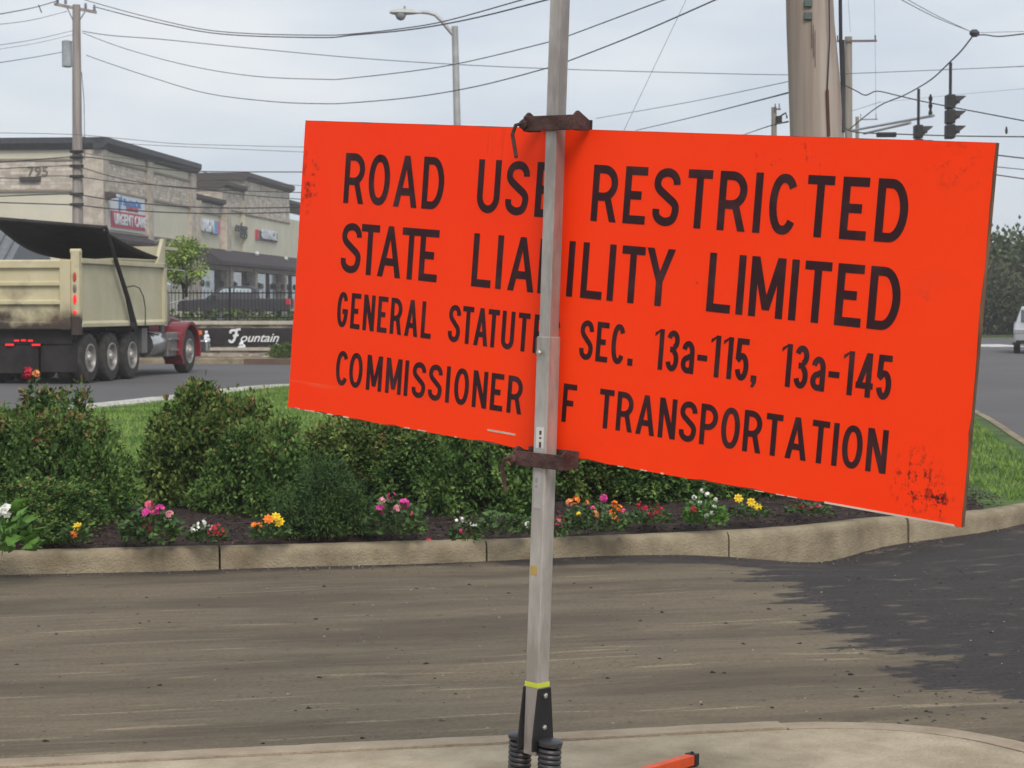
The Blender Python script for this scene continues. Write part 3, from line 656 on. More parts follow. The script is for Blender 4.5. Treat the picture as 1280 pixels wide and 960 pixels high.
SH = [  # proto, px x of centre, base px y, size, rot, label
    (pA, 15, 640, (1.0, 1.0, .93), .3, 'tall dark green shrub with reddish tips cut by the left edge of the photo'),
    (pA, 95, 648, (.60, .7, .94), 2.2, 'upright reddish tipped shrub left of the grass gap'),
    (pC, 60, 668, (.75, .6, .50), 1.0, 'low green shrub in front of the tall reddish shrubs at the far left'),
    (pB, 258, 630, (.78, .8, 1.06), 4.0, 'broad rounded olive green shrub right of the grass gap'),
    (pC, 325, 642, (.60, .7, .95), 5.1, 'green shrub behind the yellow marigolds, left of the juniper'),
    (pB, 452, 624, (.64, .8, .80), 1.9, 'olive shrub below the lower left corner of the orange sign'),
    (pA, 540, 628, (.75, .8, .70), 3.2, 'shrub behind the pink flowers, under the sign left of the mast'),
    (pC, 618, 640, (.8, .8, .98), .9, 'shrub directly left of the mast, below the sign'),
    (pB, 735, 622, (.78, .8, .82), 2.7, 'shrub right of the mast, behind the orange lantana flowers'),
    (pC, 820, 625, (.75, .8, .72), 4.4, 'low shrub behind the red flowers under the sign'),
    (pC, 905, 618, (.7, .8, .72), 1.4, 'low shrub behind the yellow marigolds right of the white flowers'),
]
for pr, x, y, sc, rz, lb in SH:
    g = ground_at(x, y, .17); put(pr, pr in used, (g.x, g.y, .16), rz, sc, lb); used.add(pr)
g = ground_at(408, 664, .17); put(pD, False, (g.x, g.y, .16), 0, 1., 'dark green rounded juniper mound between the marigolds and the pink flowers')
g = ground_at(480, 668, .17)
# tall stem with a red bloom above the left shrub
petal_cols = {'pink': (.62, .05, .28), 'rose': (.66, .10, .20), 'palepink': (.75, .32, .36), 'white': (.72, .72, .66), 'red': (.42, .015, .035), 'orange': (.85, .22, .02), 'yellow': (.80, .55, .02), 'salmon': (.80, .30, .10)}
PM = {k: M('petal '+k, v, rough=.6, var=.2, scale=40, island=.25) for k, v in petal_cols.items()}
def bloom(mb, c, r, nrm, kind='five'):
    nrm = Vector(nrm).normalized(); a = nrm.orthogonal().normalized(); b = nrm.cross(a); c = Vector(c)
    layers = [(5, r, .25, 0)] if kind == 'five' else [(8, r, .1, 0), (7, r*.75, .45, .3), (5, r*.45, .8, .1)]
    for n, rr, lift, off in layers:
        for k in range(n):
            t = 2*pi*(k+off)/n+random.uniform(-.1, .1); w = pi/n*1.05
            e = lambda ang, q, l: c+(a*cos(ang)+b*sin(ang))*q+nrm*l
            mb.quad(c+nrm*rr*.05, e(t-w, rr*.72, rr*lift*.6), e(t, rr*1.05, rr*lift), e(t+w, rr*.72, rr*lift*.6))
def flower_plant(name, label, cat, x, y, fw, fh, blooms, ln=.035, wd=.013, nleaf=420, m=leafG, group='bedding flowers along the kerb', up=.6):
    """blooms: (px x, px y, radius m, colour, kind)"""
    global rng
    g = ground_at(x, y, .19); root = thing(name, label, cat, (g.x, g.y-.04, .175), group=group); rng = np.random.default_rng(int(x*7+y))
    th = rng.uniform(0, 2*pi, nleaf); r = rng.random(nleaf)**.5; z = rng.random(nleaf)*fh*(1-.55*r*r)
    P = np.stack([np.cos(th)*r*fw/2, np.sin(th)*r*fw/2, .01+z], 1); D = np.stack([np.cos(th), np.sin(th), rng.uniform(.0, 1., nleaf)*up*1.5], 1)+rng.normal(0, .35, (nleaf, 3))
    V, F = leaves(P, D, ln, wd); tag(npmesh('foliage', V, F, m, root), kind='stuff')
    for bx, by, br, col, kind in blooms:
        p = at(bx, by, g.y-random.uniform(fw*.25, fw*.55)); loc = p-root.location; mb = MB()
        br *= 1.5
        if kind == 'ball':
            for k in range(9):
                d = Vector((random.gauss(0, 1), random.gauss(0, 1)-.6, random.gauss(0, 1)+.4)).normalized(); bloom(mb, loc+d*br*.6, br*.5, d)
        elif kind == 'spray':
            for k in range(6): d = Vector((random.gauss(0, 1), random.gauss(0, 1)-.5, random.gauss(0, 1))).normalized(); bloom(mb, loc+d*br, br*.45, d)
        else: bloom(mb, loc, br, (random.uniform(-.3, .3), -1, random.uniform(.3, .9)), kind)
        mb.build('flower', PM[col], root, solid=False)
        MB().tube([(loc.x*.3, loc.y*.3, 0), tuple(loc)], .003, 4).build('stalk', leafG, root)
    return root
flower_plant('hosta', 'bright green broad leaved plant with a white bloom at the far left', 'plant', 2, 690, .34, .27, [(8, 639, .035, 'white', 'ball'), (-4, 640, .03, 'white', 'ball')], .13, .03, 110, leafL, None)
flower_plant('marigold', 'small marigold with one yellow and one orange bloom, leftmost of the marigolds', 'flower', 96, 674, .16, .09, [(97, 658, .020, 'yellow', 'pom'), (92, 668, .018, 'orange', 'pom')], nleaf=160)
flower_plant('geranium', 'pink flowering plant in front of the gap in the shrubs at left', 'flower', 190, 672, .34, .20, [(186, 632, .025, 'rose', 'ball'), (183, 642, .026, 'pink', 'ball'), (200, 637, .026, 'pink', 'ball'), (193, 641, .018, 'rose', 'ball'), (212, 643, .02, 'palepink', 'ball'), (184, 658, .028, 'rose', 'ball')], .045, .02, 420)
flower_plant('begonia', 'begonia clump, white left half and red right half, above the left kerb joint', 'flower', 260, 672, .23, .085, [(244, 661, .018, 'white', 'spray'), (251, 656, .018, 'white', 'spray'), (257, 653, .016, 'white', 'spray'), (267, 655, .018, 'rose', 'spray'), (272, 662, .02, 'red', 'spray'), (265, 665, .016, 'rose', 'spray'), (277, 666, .016, 'red', 'spray')], nleaf=260)
flower_plant('marigold', 'marigold plant with orange and bright yellow blooms beside the juniper mound', 'flower', 338, 670, .24, .10, [(317, 656, .013, 'orange', 'pom'), (324, 657, .016, 'orange', 'pom'), (336, 649, .024, 'orange', 'pom'), (345, 646, .02, 'yellow', 'pom'), (349, 653, .024, 'yellow', 'pom')], nleaf=260)
flower_plant('geranium', 'magenta pink flowering plant right of the juniper mound', 'flower', 497, 664, .36, .21, [(490, 620, .022, 'pink', 'ball'), (478, 625, .018, 'palepink', 'ball'), (475, 637, .026, 'pink', 'ball'), (505, 630, .028, 'pink', 'ball'), (497, 636, .022, 'palepink', 'ball'), (514, 642, .012, 'rose', 'ball')], .045, .018, 440)
flower_plant('begonia', 'small red and white begonia above the middle joint in the kerb', 'flower', 581, 672, .17, .11, [(571, 652, .016, 'white', 'spray'), (581, 647, .018, 'white', 'spray'), (592, 655, .014, 'white', 'spray'), (577, 661, .018, 'rose', 'spray'), (584, 664, .016, 'red', 'spray')], nleaf=220)
flower_plant('begonia', 'pinkish red begonia just right of the mast', 'flower', 692, 668, .17, .10, [(659, 656, .012, 'white', 'spray'), (695, 644, .018, 'red', 'spray'), (700, 651, .018, 'rose', 'spray'), (697, 660, .018, 'rose', 'spray'), (689, 653, .016, 'red', 'spray')], nleaf=180)
flower_plant('lantana', 'orange and pink flowering plant right of the mast', 'flower', 745, 660, .42, .17, [(712, 628, .020, 'salmon', 'ball'), (720, 625, .020, 'orange', 'ball'), (723, 643, .014, 'yellow', 'ball'), (733, 628, .014, 'salmon', 'ball'), (741, 635, .012, 'rose', 'ball'), (754, 623, .022, 'pink', 'ball'), (744, 643, .020, 'salmon', 'ball'), (768, 630, .018, 'orange', 'ball'), (774, 635, .018, 'orange', 'ball'), (765, 641, .018, 'orange', 'ball'), (769, 649, .020, 'salmon', 'ball'), (779, 639, .014, 'rose', 'ball')], .035, .015, 560)
flower_plant('begonia', 'crimson flower clump between the orange flowers and the white flowers', 'flower', 812, 652, .26, .10, [(798, 630, .014, 'red', 'spray'), (805, 635, .02, 'red', 'spray'), (818, 630, .018, 'red', 'spray'), (813, 640, .02, 'red', 'spray'), (824, 638, .02, 'red', 'spray'), (822, 646, .018, 'red', 'spray')], nleaf=200)
flower_plant('vinca', 'white flowering plant with a little red at its left, under the sign', 'flower', 880, 652, .26, .18, [(878, 613, .014, 'white', 'ball'), (868, 622, .014, 'white', 'ball'), (884, 618, .014, 'white', 'ball'), (875, 628, .012, 'white', 'ball'), (895, 625, .014, 'white', 'ball'), (893, 634, .014, 'white', 'ball'), (883, 645, .014, 'white', 'ball'), (890, 641, .012, 'white', 'ball'), (867, 637, .018, 'red', 'ball')], .035, .015, 420, leafL)
flower_plant('marigold', 'marigold with three golden yellow blooms, rightmost of the marigolds', 'flower', 935, 646, .26, .10, [(923, 623, .022, 'yellow', 'pom'), (939, 628, .022, 'yellow', 'pom'), (947, 634, .020, 'yellow', 'pom')], nleaf=180)
flower_plant('begonia', 'low dark red flower clump nearest the lower right part of the sign', 'flower', 1010, 640, .30, .08, [(994, 630, .014, 'red', 'spray'), (1003, 632, .016, 'red', 'spray'), (1016, 634, .016, 'red', 'spray'), (1024, 633, .012, 'rose', 'spray')], nleaf=160)
flower_plant('seedling', 'low leafy green seedling patch left of the mast at the shrub foot', 'plant', 628, 663, .30, .13, [], .045, .018, 240, leafG, None)
flower_plant('rose_bush', 'thin stem with a red bloom above the left shrubs', 'flower', 37, 640, .22, .82, [(35, 466, .035, 'red', 'ball'), (45, 467, .022, 'salmon', 'ball')], .045, .018, 160, leafA, None)
for x, y, c, lb in ((210, 673, 'rose', 'fallen pink petal on the mulch under the left pink flowers'), (536, 677, 'red', 'fallen red petal at the kerb left of the middle joint'), (512, 0, 'rose', None)):
    if not lb: continue
    g = ground_at(x, y, .19); mb = MB(); bloom(mb, (0, 0, .01), .018, (0, -.4, 1)); o = mb.build('fallen_petal', PM[c], solid=False); o.location = (g.x, g.y, .19); tag(o, lb, 'petal')

# ================================================================== TREES
tleaf = M('far tree leaf', (.055, .078, .036), rough=.9, col2=(.115, .145, .062), scale=.35, island=.35)
tleaf2 = M('young tree leaf', (.17, .25, .045), rough=.7, col2=(.28, .38, .08), scale=1.5, island=.3)
def make_tree(name, label, cat, seed, R_, H_, trunk_h, nclump, per, ln, wd, m, flat=.9, group=None, tr=.16):
    global rng
    rng = np.random.default_rng(seed); root = thing(name, label, cat, group=group)
    cz = (H_+trunk_h)/2; hz = (H_-trunk_h)/2
    th = rng.uniform(0, 2*pi, nclump); u = rng.uniform(-1, 1, nclump); rr = rng.uniform(.35, 1, nclump)**.5*(1+.16*np.sin(3*th+seed)+.12*np.sin(4*u*3+seed))
    T = np.stack([np.cos(th)*np.sqrt(1-u*u)*R_*rr, np.sin(th)*np.sqrt(1-u*u)*R_*rr, cz+u*hz*rr], 1)
    cs = R_*.20*rng.uniform(.6, 1.3, (nclump, 1, 1))
    q = rng.normal(0, 1, (nclump, per, 3)); P = T[:, None]+q*cs*[1, 1, .6]; D = q+rng.normal(0, .6, q.shape)
    V, F = leaves(P.reshape(-1, 3), D.reshape(-1, 3), ln, wd); tag(npmesh('crown', V, F, m, root), kind='stuff')
    mb = MB(); mb.tube([(0, 0, -.2), (tr*.3, 0, trunk_h*.6), (-tr*.2, 0, cz), (0, 0, H_*.85)], [tr, tr*.8, tr*.5, tr*.15], 7)
    for k in range(0, nclump, max(1, nclump//14)):
        p = T[k]; mb.tube([(0, 0, trunk_h*.75+.3*(p[2]-trunk_h)), (p[0]*.5, p[1]*.5, p[2]*.9), tuple(p)], [tr*.4, tr*.22, tr*.06], 5)
    mb.build('trunk', bark, root, solid=False); return root
tr1 = make_tree('broadleaf_tree', '', 'tree', 5, 3.4, 6.4, .8, 210, 60, .34, .12, tleaf, group='trees across the end of the road')
tr2 = make_tree('broadleaf_tree', '', 'tree', 8, 3.9, 5.6, .5, 230, 60, .34, .12, M('far tree leaf dull', (.050, .060, .030), rough=.8, col2=(.085, .098, .045), scale=.3, island=.35), group='trees across the end of the road')
TL = [(tr1, 26.3, 108, .84, 0, 'taller bushy tree behind the silver car at the right edge'), (tr2, 24.0, 104, .66, 1, 'bushy tree just right of the sign edge, far end of the road')]
fa = 'broadleaf tree hidden behind the orange sign at the end of the road'
xs = [(tr1, 30.5, 110, .9, 2), (tr2, 34.5, 106, .9, 3), (tr2, 21, 109, .8, 2.2), (tr1, 17.5, 112, .75, 4), (tr2, 13.5, 113, .8, 5), (tr1, 9.3, 115, .7, .7), (tr2, 5, 117, .8, 1.9), (tr1, 38.5, 108, 1.05, 1.2), (tr1, 0.5, 120, .75, 3.3), (tr2, 27.8, 101.5, .45, .3)]
lbs = ['round tree right of the taller one, beyond the photo edge side', 'wide tree outermost to the right beyond the silver car', fa, fa, fa, fa, fa, 'large tree farthest right beyond the road end', fa, 'small bush at the road edge left of the silver car']
for (a, x, y, s, r), lb in zip([t[:5] for t in TL]+xs, [t[5] for t in TL]+lbs):
    put(a, a in used, (x, y, -.2), r, s, lb); used.add(a)
tag(MB().box(-2, 60, 100.4, 190, -.3, .10).build('verge', turf), kind='structure')
wline = M('road paint', (.55, .55, .52), rough=.8, col2=(.70, .70, .68))
for k, x in enumerate((1231, 1257, 1205, 1178)):
    g = ground_at(x, 432); s_ = .32; tag(MB().box(g.x-.35, g.x+.35, g.y-2.6, g.y+2.6, .004, .006).build('lane_marking', wline), kind='structure')

# ================================================================== LEFT BACKGROUND: retaining wall, fence, lot
LZ = .84
stonew = None
def stone_material():
    m = bpy.data.materials.new('stacked stone'); m.use_nodes = True; t = m.node_tree; b = t.nodes['Principled BSDF']; b.inputs['Roughness'].default_value = .9
    tcn = t.nodes.new('ShaderNodeTexCoord'); mp = t.nodes.new('ShaderNodeMapping'); mp.inputs['Scale'].default_value = (1, 1, 2.2); t.links.new(tcn.outputs['Object'], mp.inputs[0])
    v = t.nodes.new('ShaderNodeTexVoronoi'); v.inputs['Scale'].default_value = 4.5; t.links.new(mp.outputs[0], v.inputs['Vector'])
    r = t.nodes.new('ShaderNodeValToRGB'); r.color_ramp.elements[0].color = (.20, .165, .125, 1); r.color_ramp.elements[1].color = (.56, .48, .38, 1)
    sp = t.nodes.new('ShaderNodeSeparateColor'); t.links.new(v.outputs['Color'], sp.inputs[0]); t.links.new(sp.outputs[0], r.inputs[0]); t.links.new(r.outputs[0], b.inputs['Base Color'])
    bp = t.nodes.new('ShaderNodeBump'); bp.inputs['Strength'].default_value = .6; bp.inputs['Distance'].default_value = .04; bp.invert = True; t.links.new(v.outputs['Distance'], bp.inputs['Height']); t.links.new(bp.outputs[0], b.inputs['Normal']); return m
stonew = stone_material()
tag(MB().box(-90, -1.5, 58.2, 230, -.4, LZ).build('parking_lot', M('lot asphalt', (.07, .07, .072), rough=.9, var=.15)), kind='structure')
wall = thing('retaining_wall', 'two tier stone retaining wall with a black panel and white script reading Fountain', 'wall', (-8, 57.4, 0))
MB().box(-20, 6.2, .05, .55, -.3, 1.06).build('upper_wall', stonew, wall)
MB().box(-20, 6.24, -.04, .62, 1.06, 1.16).build('wall_cap', M('cap stone', (.46, .41, .33), rough=.9), wall)
MB().box(-20, 6.2, -1.1, -.72, -.3, .335).build('lower_wall', stonew, wall)
MB().box(-20, 6.22, -1.16, -.66, .335, .41).build('ledge', MATS['cap stone'], wall)
MB().box(-20, 6.2, -.66, .05, -.3, .25).build('basin_floor', M('basin water', (.06, .065, .06), rough=.12, spec=.6), wall)
zw = lambda y: at(300, y, 57.4).z
MB().box(-1.2, 6.2, .0, .05, zw(432.5), zw(410)).build('sign_panel', M('panel black', (.022, .018, .018), rough=.5, var=.3), wall)
# white cursive wording, single bent stroke per letter
SC = {'F': (2.0, [[(.1, 1.5), (.0, 1.75), (.3, 2.0), (.9, 2.02), (1.5, 2.15), (2.0, 2.2)], [(1.25, 2.05), (1.1, 1.5), (.9, .8), (.6, .2), (.2, .0), (-.15, .15), (-.1, .4)], [(.5, 1.05), (1.0, 1.1), (1.6, 1.25)]]),
      'o': (1.1, [[(.75, .95), (.35, .9), (.1, .45), (.3, .02), (.7, .1), (.95, .6), (.75, .95), (.85, .75), (1.15, .8)]]),
      'u': (1.25, [[(.0, .6), (.25, .95), (.12, .35), (.3, .0), (.65, .25), (.95, .95), (.85, .3), (1.0, .0), (1.25, .3)]]),
      'n': (1.2, [[(.0, .4), (.3, .95), (.1, .0), (.3, .55), (.7, .97), (.75, .5), (.75, .05), (.95, .0), (1.2, .35)]]),
      't': (.8, [[(.0, .3), (.4, 1.7), (.2, .5), (.25, .02), (.5, .05), (.8, .4)], [(.05, 1.1), (.7, 1.2)]]),
      'a': (1.2, [[(.9, .85), (.5, .98), (.12, .5), (.25, .02), (.6, .2), (.92, .95), (.8, .3), (.92, .0), (1.2, .35)]]),
      'i': (.65, [[(.0, .3), (.32, .95), (.2, .3), (.3, .0), (.65, .35)], [(.42, 1.35), (.46, 1.45)]])}
mb = MB(); u = 0; zb_, k_ = zw(427.5), 6.6*1.0
x0 = at(288, 420, 57.38).x+8; x1 = at(349, 420, 57.38).x+8
tot = sum(SC[c][0] for c in 'Fountain'); sx = (x1-x0)/(tot+.1); sz = (zw(411.5)-zw(427.5))/2.2
j = 0
for c in 'F':
    w_, sts = SC[c]
    for st_ in sts:
        pts = cr(st_); j += 1
        ribbon(mb, pts, .075 if c != 'F' else .07, -.02-.0006*j, lambda g, u=u: x0+(u+g)*sx, lambda g: zb_+g*sz)
    u += w_
mb.build('script_lettering', M('letter white', (.72, .71, .70), rough=.5), wall, solid=False)
# fence
fence = thing('picket_fence', 'black iron picket fence along the top of the stone wall', 'fence', (-8, 57.75, 1.16))
iron = M('fence iron', (.012, .012, .014), rough=.5)
zf = at(300, 362.5, 57.75).z-1.16
pk = None; k = 0; x = -14.
while x < 6.0:
    if k % 22 == 0: MB().box(x-.03, x+.03, -.03, .03, 0, zf+.06).build('post', iron, fence)
    elif x > -2.5:
        if pk is None: pk = MB().box(-.009, .009, -.009, .009, .02, zf).build('picket', iron, fence); pk.location = (x, 0, 0)
        else: q = pk.copy(); C.objects.link(q); q.parent = fence; q.location = (x, 0, 0)
    x += .105; k += 1
MB().box(-14, 6.0, -.014, .014, zf-.10, zf-.065).build('rail', iron, fence); MB().box(-14, 6.0, -.014, .014, .08, .115).build('rail', iron, fence)
# low planting between wall and fence
n = 900; P = np.stack([rng.uniform(-10, -2, n), rng.uniform(57.9, 58.6, n), 1.16+rng.random(n)**2*.28], 1)
V, F = leaves(P, rng.normal(size=(n, 3))+[0, 0, 1], .16, .04)
tag(npmesh('ground_cover', V, F, leafB), 'low green planting along the top of the stone wall behind the fence', kind='stuff')
# fountain jets: lumpy columns of white water
water = M('foaming water', (.78, .80, .82), rough=.3, var=.05, spec=.5)
def jet(x, ytop, ybot, w, label):
    p0 = at(x, ybot, 57.0); p1 = at(x, ytop, 57.0); mb = MB(); hgt = p1.z-p0.z
    for k in range(46):
        t = random.random(); r = w*(1-.65*t)*random.uniform(.25, .6); c = (random.gauss(0, w*.25*(1-t*.6)), random.gauss(0, w*.25), t*hgt)
        mb.lathe([(r*.3, -r), (r*.9, -r*.4), (r, .2*r), (r*.5, r), (r*.1, r*1.5)], c, 'z', 6)
    o = mb.build('fountain_jet', water, smooth=True); o.location = (p0.x, 57.0, p0.z); tag(o, label, 'fountain', 'white fountain jets before the stone wall')
jet(258, 414, 433, .13, 'tall white fountain jet by the front wheel of the dump truck')
jet(302, 427, 435, .12, 'low white fountain jet under the letter o of the script')
jet(346, 428, 436, .08, 'white fountain jet under the last letters of the script')
# kerb at the foot and small juniper
fk, _ = kerb_run('far_kerb', [(-30, 55.3), (-18, 55.2), (-9, 55.0), (-4, 54.9), (4, 54.8)], 1, .16, .25, concrete, 3., step=1.)
tag(MB().box(-30, 4, 55.25, 56.3, -.2, .15).build('wall_verge', mulch), kind='structure')
jb = make_shrub('juniper_bush', 'olive green spreading bush by the kerb under the Fountain wording', 'shrub', 77, 1.05, .7, .36, 260, 40, .06, .012, leafB)
p = at(343, 458, 54.6); jb.location = (p.x+.2, 55.3, .10)
mb_ = MB().box(-.9, 1.2, -.6, .1, -.1, .15); o = mb_.build('bed_edge', M('bed brick brown', (.13, .085, .065), rough=.9)); o.location = (p.x+.1, 54.9, 0); tag(o, kind='structure')
# young tree behind the truck
yt = make_tree('young_tree', 'small light green tree between the dump truck and the black fence', 'tree', 3, .62, at(230, 297, 60).z-LZ, 1.35, 40, 60, .11, .038, tleaf2, tr=.045)
pt_ = at(229, 390, 60); yt.location = (pt_.x, 60, LZ)
# stretch between: crown narrower low down
# ================================================================== BUILDING
BX, BY, BA = -24.6, 120., -atan(.0904/.996)
bd_ = thing('shopping_building', 'two storey beige stucco and stone retail building numbered 795 with dark cornices and awnings', 'building', (BX, BY, LZ), BA)
def tR(x): k = (x-640)/FPX; return (k*BY-BX)/(.0904-k*.996)
def zR(x, y): Y = BY+.996*tR(x); return at(x, y, Y).z-LZ
stucco = M('stucco', (.62, .585, .46), rough=.9, var=.05, scale=.6)
def block_material():
    m = bpy.data.materials.new('split face block'); m.use_nodes = True; t = m.node_tree; b = t.nodes['Principled BSDF']; b.inputs['Roughness'].default_value = .9
    tcn = t.nodes.new('ShaderNodeTexCoord'); sp = t.nodes.new('ShaderNodeSeparateXYZ'); t.links.new(tcn.outputs['Object'], sp.inputs[0])
    ad = t.nodes.new('ShaderNodeMath'); t.links.new(sp.outputs[0], ad.inputs[0]); t.links.new(sp.outputs[1], ad.inputs[1])
    cb = t.nodes.new('ShaderNodeCombineXYZ'); t.links.new(ad.outputs[0], cb.inputs[0]); t.links.new(sp.outputs[2], cb.inputs[1])
    br = t.nodes.new('ShaderNodeTexBrick'); t.links.new(cb.outputs[0], br.inputs['Vector']); br.inputs['Scale'].default_value = 1.; br.inputs['Brick Width'].default_value = .62; br.inputs['Row Height'].default_value = .2; br.inputs['Mortar Size'].default_value = .02
    br.inputs['Color1'].default_value = (.36, .305, .25, 1); br.inputs['Color2'].default_value = (.62, .55, .46, 1); br.inputs['Mortar'].default_value = (.40, .35, .295, 1); br.inputs['Bias'].default_value = .1
    nz = t.nodes.new('ShaderNodeTexNoise'); nz.inputs['Scale'].default_value = 1.6; nz.inputs['Detail'].default_value = 6; t.links.new(tcn.outputs['Object'], nz.inputs['Vector'])
    mxx = t.nodes.new('ShaderNodeMixRGB'); mxx.blend_type = 'OVERLAY'; mxx.inputs[0].default_value = .6; t.links.new(br.outputs['Color'], mxx.inputs[1]); t.links.new(nz.outputs['Fac'], mxx.inputs[2])
    t.links.new(mxx.outputs[0], b.inputs['Base Color']); return m
block = block_material()
corn = M('cornice dark', (.045, .048, .058), rough=.6, var=.2); corn2 = M('cornice brown', (.06, .048, .045), rough=.7)
mould = M('moulding', (.26, .225, .175), rough=.9); awn = M('awning fabric', (.036, .027, .032), rough=.85, var=.15, scale=1.)
glass = M('shop glass', (.42, .50, .51), rough=.12, spec=.9, var=.1, metal=.5); frame_m = M('shop frame', (.03, .022, .02), rough=.5)
pil = M('pilaster stone', (.38, .33, .27), rough=.9, col2=(.56, .49, .41), scale=2., bump=.2, bscale=6)
t0, t1 = 0, tR(243)
ztop = zR(127, 172); zm = zR(136, 238); zaw = zR(136, 292)
def P_(name, m, *b, parent=bd_): return MB().box(*b).build(name, m, parent)
P_('wall', stucco, -22, 0, 0, t1, -.3, ztop-.35)
P_('block_facing', block, -22, -.9, -.06, 0, zm, ztop-1.35); P_('block_facing', block, 0, .06, .9, t1-.9, zm+.0, ztop-1.35)
P_('moulding', mould, -22, 0, -.14, 0, zm-.14, zm); P_('moulding', mould, -22, .0, -.14, 0, ztop-1.35, ztop-1.22); P_('moulding', mould, 0, .14, .0, t1-.9, zm-.14, zm-.001); P_('moulding', mould, 0, .14, .0, t1-.9, ztop-1.35, ztop-1.22)
P_('moulding', mould, 0, .2, .9, t1-.9, 5.2, 5.3)
mb = MB(); mb.prism([(.55, ztop), (.55, ztop-.34), (.30, ztop-.62), (.12, ztop-.70), (-.3, ztop-.70), (-.3, ztop)], -.55, t1+.25, 'y'); mb.build('cornice', corn, bd_)
mb = MB(); mb.prism([(-.55, ztop-.002), (-.55, ztop-.34), (-.30, ztop-.62), (-.12, ztop-.698), (.3, ztop-.698), (.3, ztop-.002)], -22, .3, 'x'); mb.build('cornice', corn, bd_)
MB().box(-22, -.3, .3, t1, ztop-.36, ztop-.2).build('roof', M('roof membrane', (.12, .12, .12), rough=.9), bd_)
for a, b_ in ((0, .9), (tR(183), tR(189.5)), (tR(237), t1)):
    P_('pilaster', pil, .0, .22, a, b_, -.3, ztop-.71)
P_('pilaster', pil, -1.0, .22, -.2, .0, -.3, ztop-.71); 
# lower section stepping along
t2, t3, t4, t5 = tR(280), tR(305), tR(361), tR(361)+26
zB = zR(244, 242); zC = zR(281, 227); zD = zR(309, 217)
P_('wall', stucco, -20, -.25, t1, t5, -.3, zB-.3)
P_('block_facing', block, -.25, -.18, t1+.02, t2, zR(245, 262), zB-.42)
def corn_run(a, b_, z, x0=-.25, back=-3, m=corn2, th=.45, left=True):
    mb = MB(); mb.prism([(x0+.42, z), (x0+.42, z-th*.55), (x0+.1, z-th), (back, z-th), (back, z)], a-.35, b_+.35, 'y'); mb.build('cornice', m, bd_)
corn_run(t1+.4, t2, zB); corn_run(t4+.3, t5, zR(362, 250))
P_('tower', block, -4.5, -.05, t2, t3, zB-.6, zC-.3); corn_run(t2, t3-.3, zC, -.05, -4.6)
P_('tower', block, -9, .12, t3, t4, zB-.9, zD-.3); corn_run(t3, t4, zD, .12, -9.2, corn2, .6)
P_('moulding', mould, .12, .2, t3, t4, zR(310, 268)-.1, zR(310, 268)); P_('moulding', mould, -.25, -.15, t1, t2, zR(245, 262)-.12, zR(245, 262))
P_('wall', stucco, -.25, .12, t3, t4, 4.6, zB-.9)
for x in (279.5,):
    P_('pilaster', pil, -.25, .30, tR(x)-.0, tR(x)+1.5, -.3, (zB-.5)*1)
P_('pilaster', pil, -.25, .28, t1+.02, t1+1.2, -.3, zB-.46)
za1, za0 = zR(246, 308), zR(246, 330)
mb = MB(); mb.prism([(-.2, za1), (.15, za1), (1.7, za0+.25), (1.7, za0), (-.2, za0)], t1+1.3, t5, 'y'); mb.build('awning', awn, bd_)
mb = MB(); mb.prism([(0, zaw), (.1, zaw), (1.3, zR(140, 305)+.2), (1.3, zR(140, 305)), (0, zR(140, 305))], .95, tR(182), 'y'); mb.build('awning', awn, bd_)
mb = MB(); mb.prism([(0, zR(200, 303)), (.1, zR(200, 303)), (1.3, zR(200, 318)), (1.3, zR(200, 322)), (0, zR(200, 322))], tR(190), tR(236), 'y'); mb.build('awning', awn, bd_)
# storefront openings
P_('storefront_recess', M('recess dark', (.035, .026, .024), rough=.8), -.3, -.2, t1+1.3, t5, -.2, za0+.2)
for xa, xb in ((248, 269), (287.5, 303), (319, 333), (338, 346), (355, 361), (366, 380), (386, 400)):
    a, b_ = tR(xa), tR(xb); zt_ = 3.35
    fr = P_('window', frame_m, -.2, -.08, a-.15, b_+.15, .25, zt_+.1); MB().box(-.08, -.05, a, b_, .45, zt_).build('pane', glass, fr)
    for c_ in (a-.6, b_+.2): MB().lathe([(.06, 0), (.16, .15), (.16, .4), (.05, .5)], (-.02+.5, c_, 2.1), 'z', 8).build('hanging_basket', M('basket dark', (.02, .025, .015), rough=.9), fr)
for xa in (281, 312, 349):
    P_('stone_pier', block, -.2, .5, tR(xa), tR(xa)+.9, -.3, za0+.0)
P_('stone_header', pil, -.2, .35, t1+1.3, t5, 3.45, za0+.02)
for xa, y in ((313.5, 314.5), (350, 321)):
    t_ = tR(xa); MB().lathe([(.14, 0), (.2, .12), (.12, .3)], (.55, t_, zR(xa, y)-.3), 'z', 10).build('wall_lamp', M('lamp pale', (.6, .6, .56), rough=.4), bd_)
# text helper using the built in font, converted to mesh
def text_mesh(body, size, m, name, parent, mt, bold=0., shear=0., ext=.02, sx=1.):
    cu = bpy.data.curves.new(name, 'FONT'); cu.body = body; cu.size = size; cu.extrude = ext; cu.offset = bold; cu.shear = shear; cu.align_x = 'CENTER'; cu.align_y = 'CENTER'
    to = bpy.data.objects.new('tmp', cu); C.objects.link(to); bpy.context.view_layer.update(); me = bpy.data.meshes.new_from_object(to.evaluated_get(bpy.context.evaluated_depsgraph_get())); bpy.data.objects.remove(to)
    me.name = name; me.transform(mt @ Matrix.Diagonal((sx, 1, 1, 1))); me.materials.clear(); me.materials.append(m); o = bpy.data.objects.new(name, me); C.objects.link(o); o.parent = parent; return o
fw0 = x0+2.0*sx; fo = text_mesh('ountain', 1., MATS['letter white'], 'lettering', wall, Matrix.Identity(4), .012, .38, ext=.01)
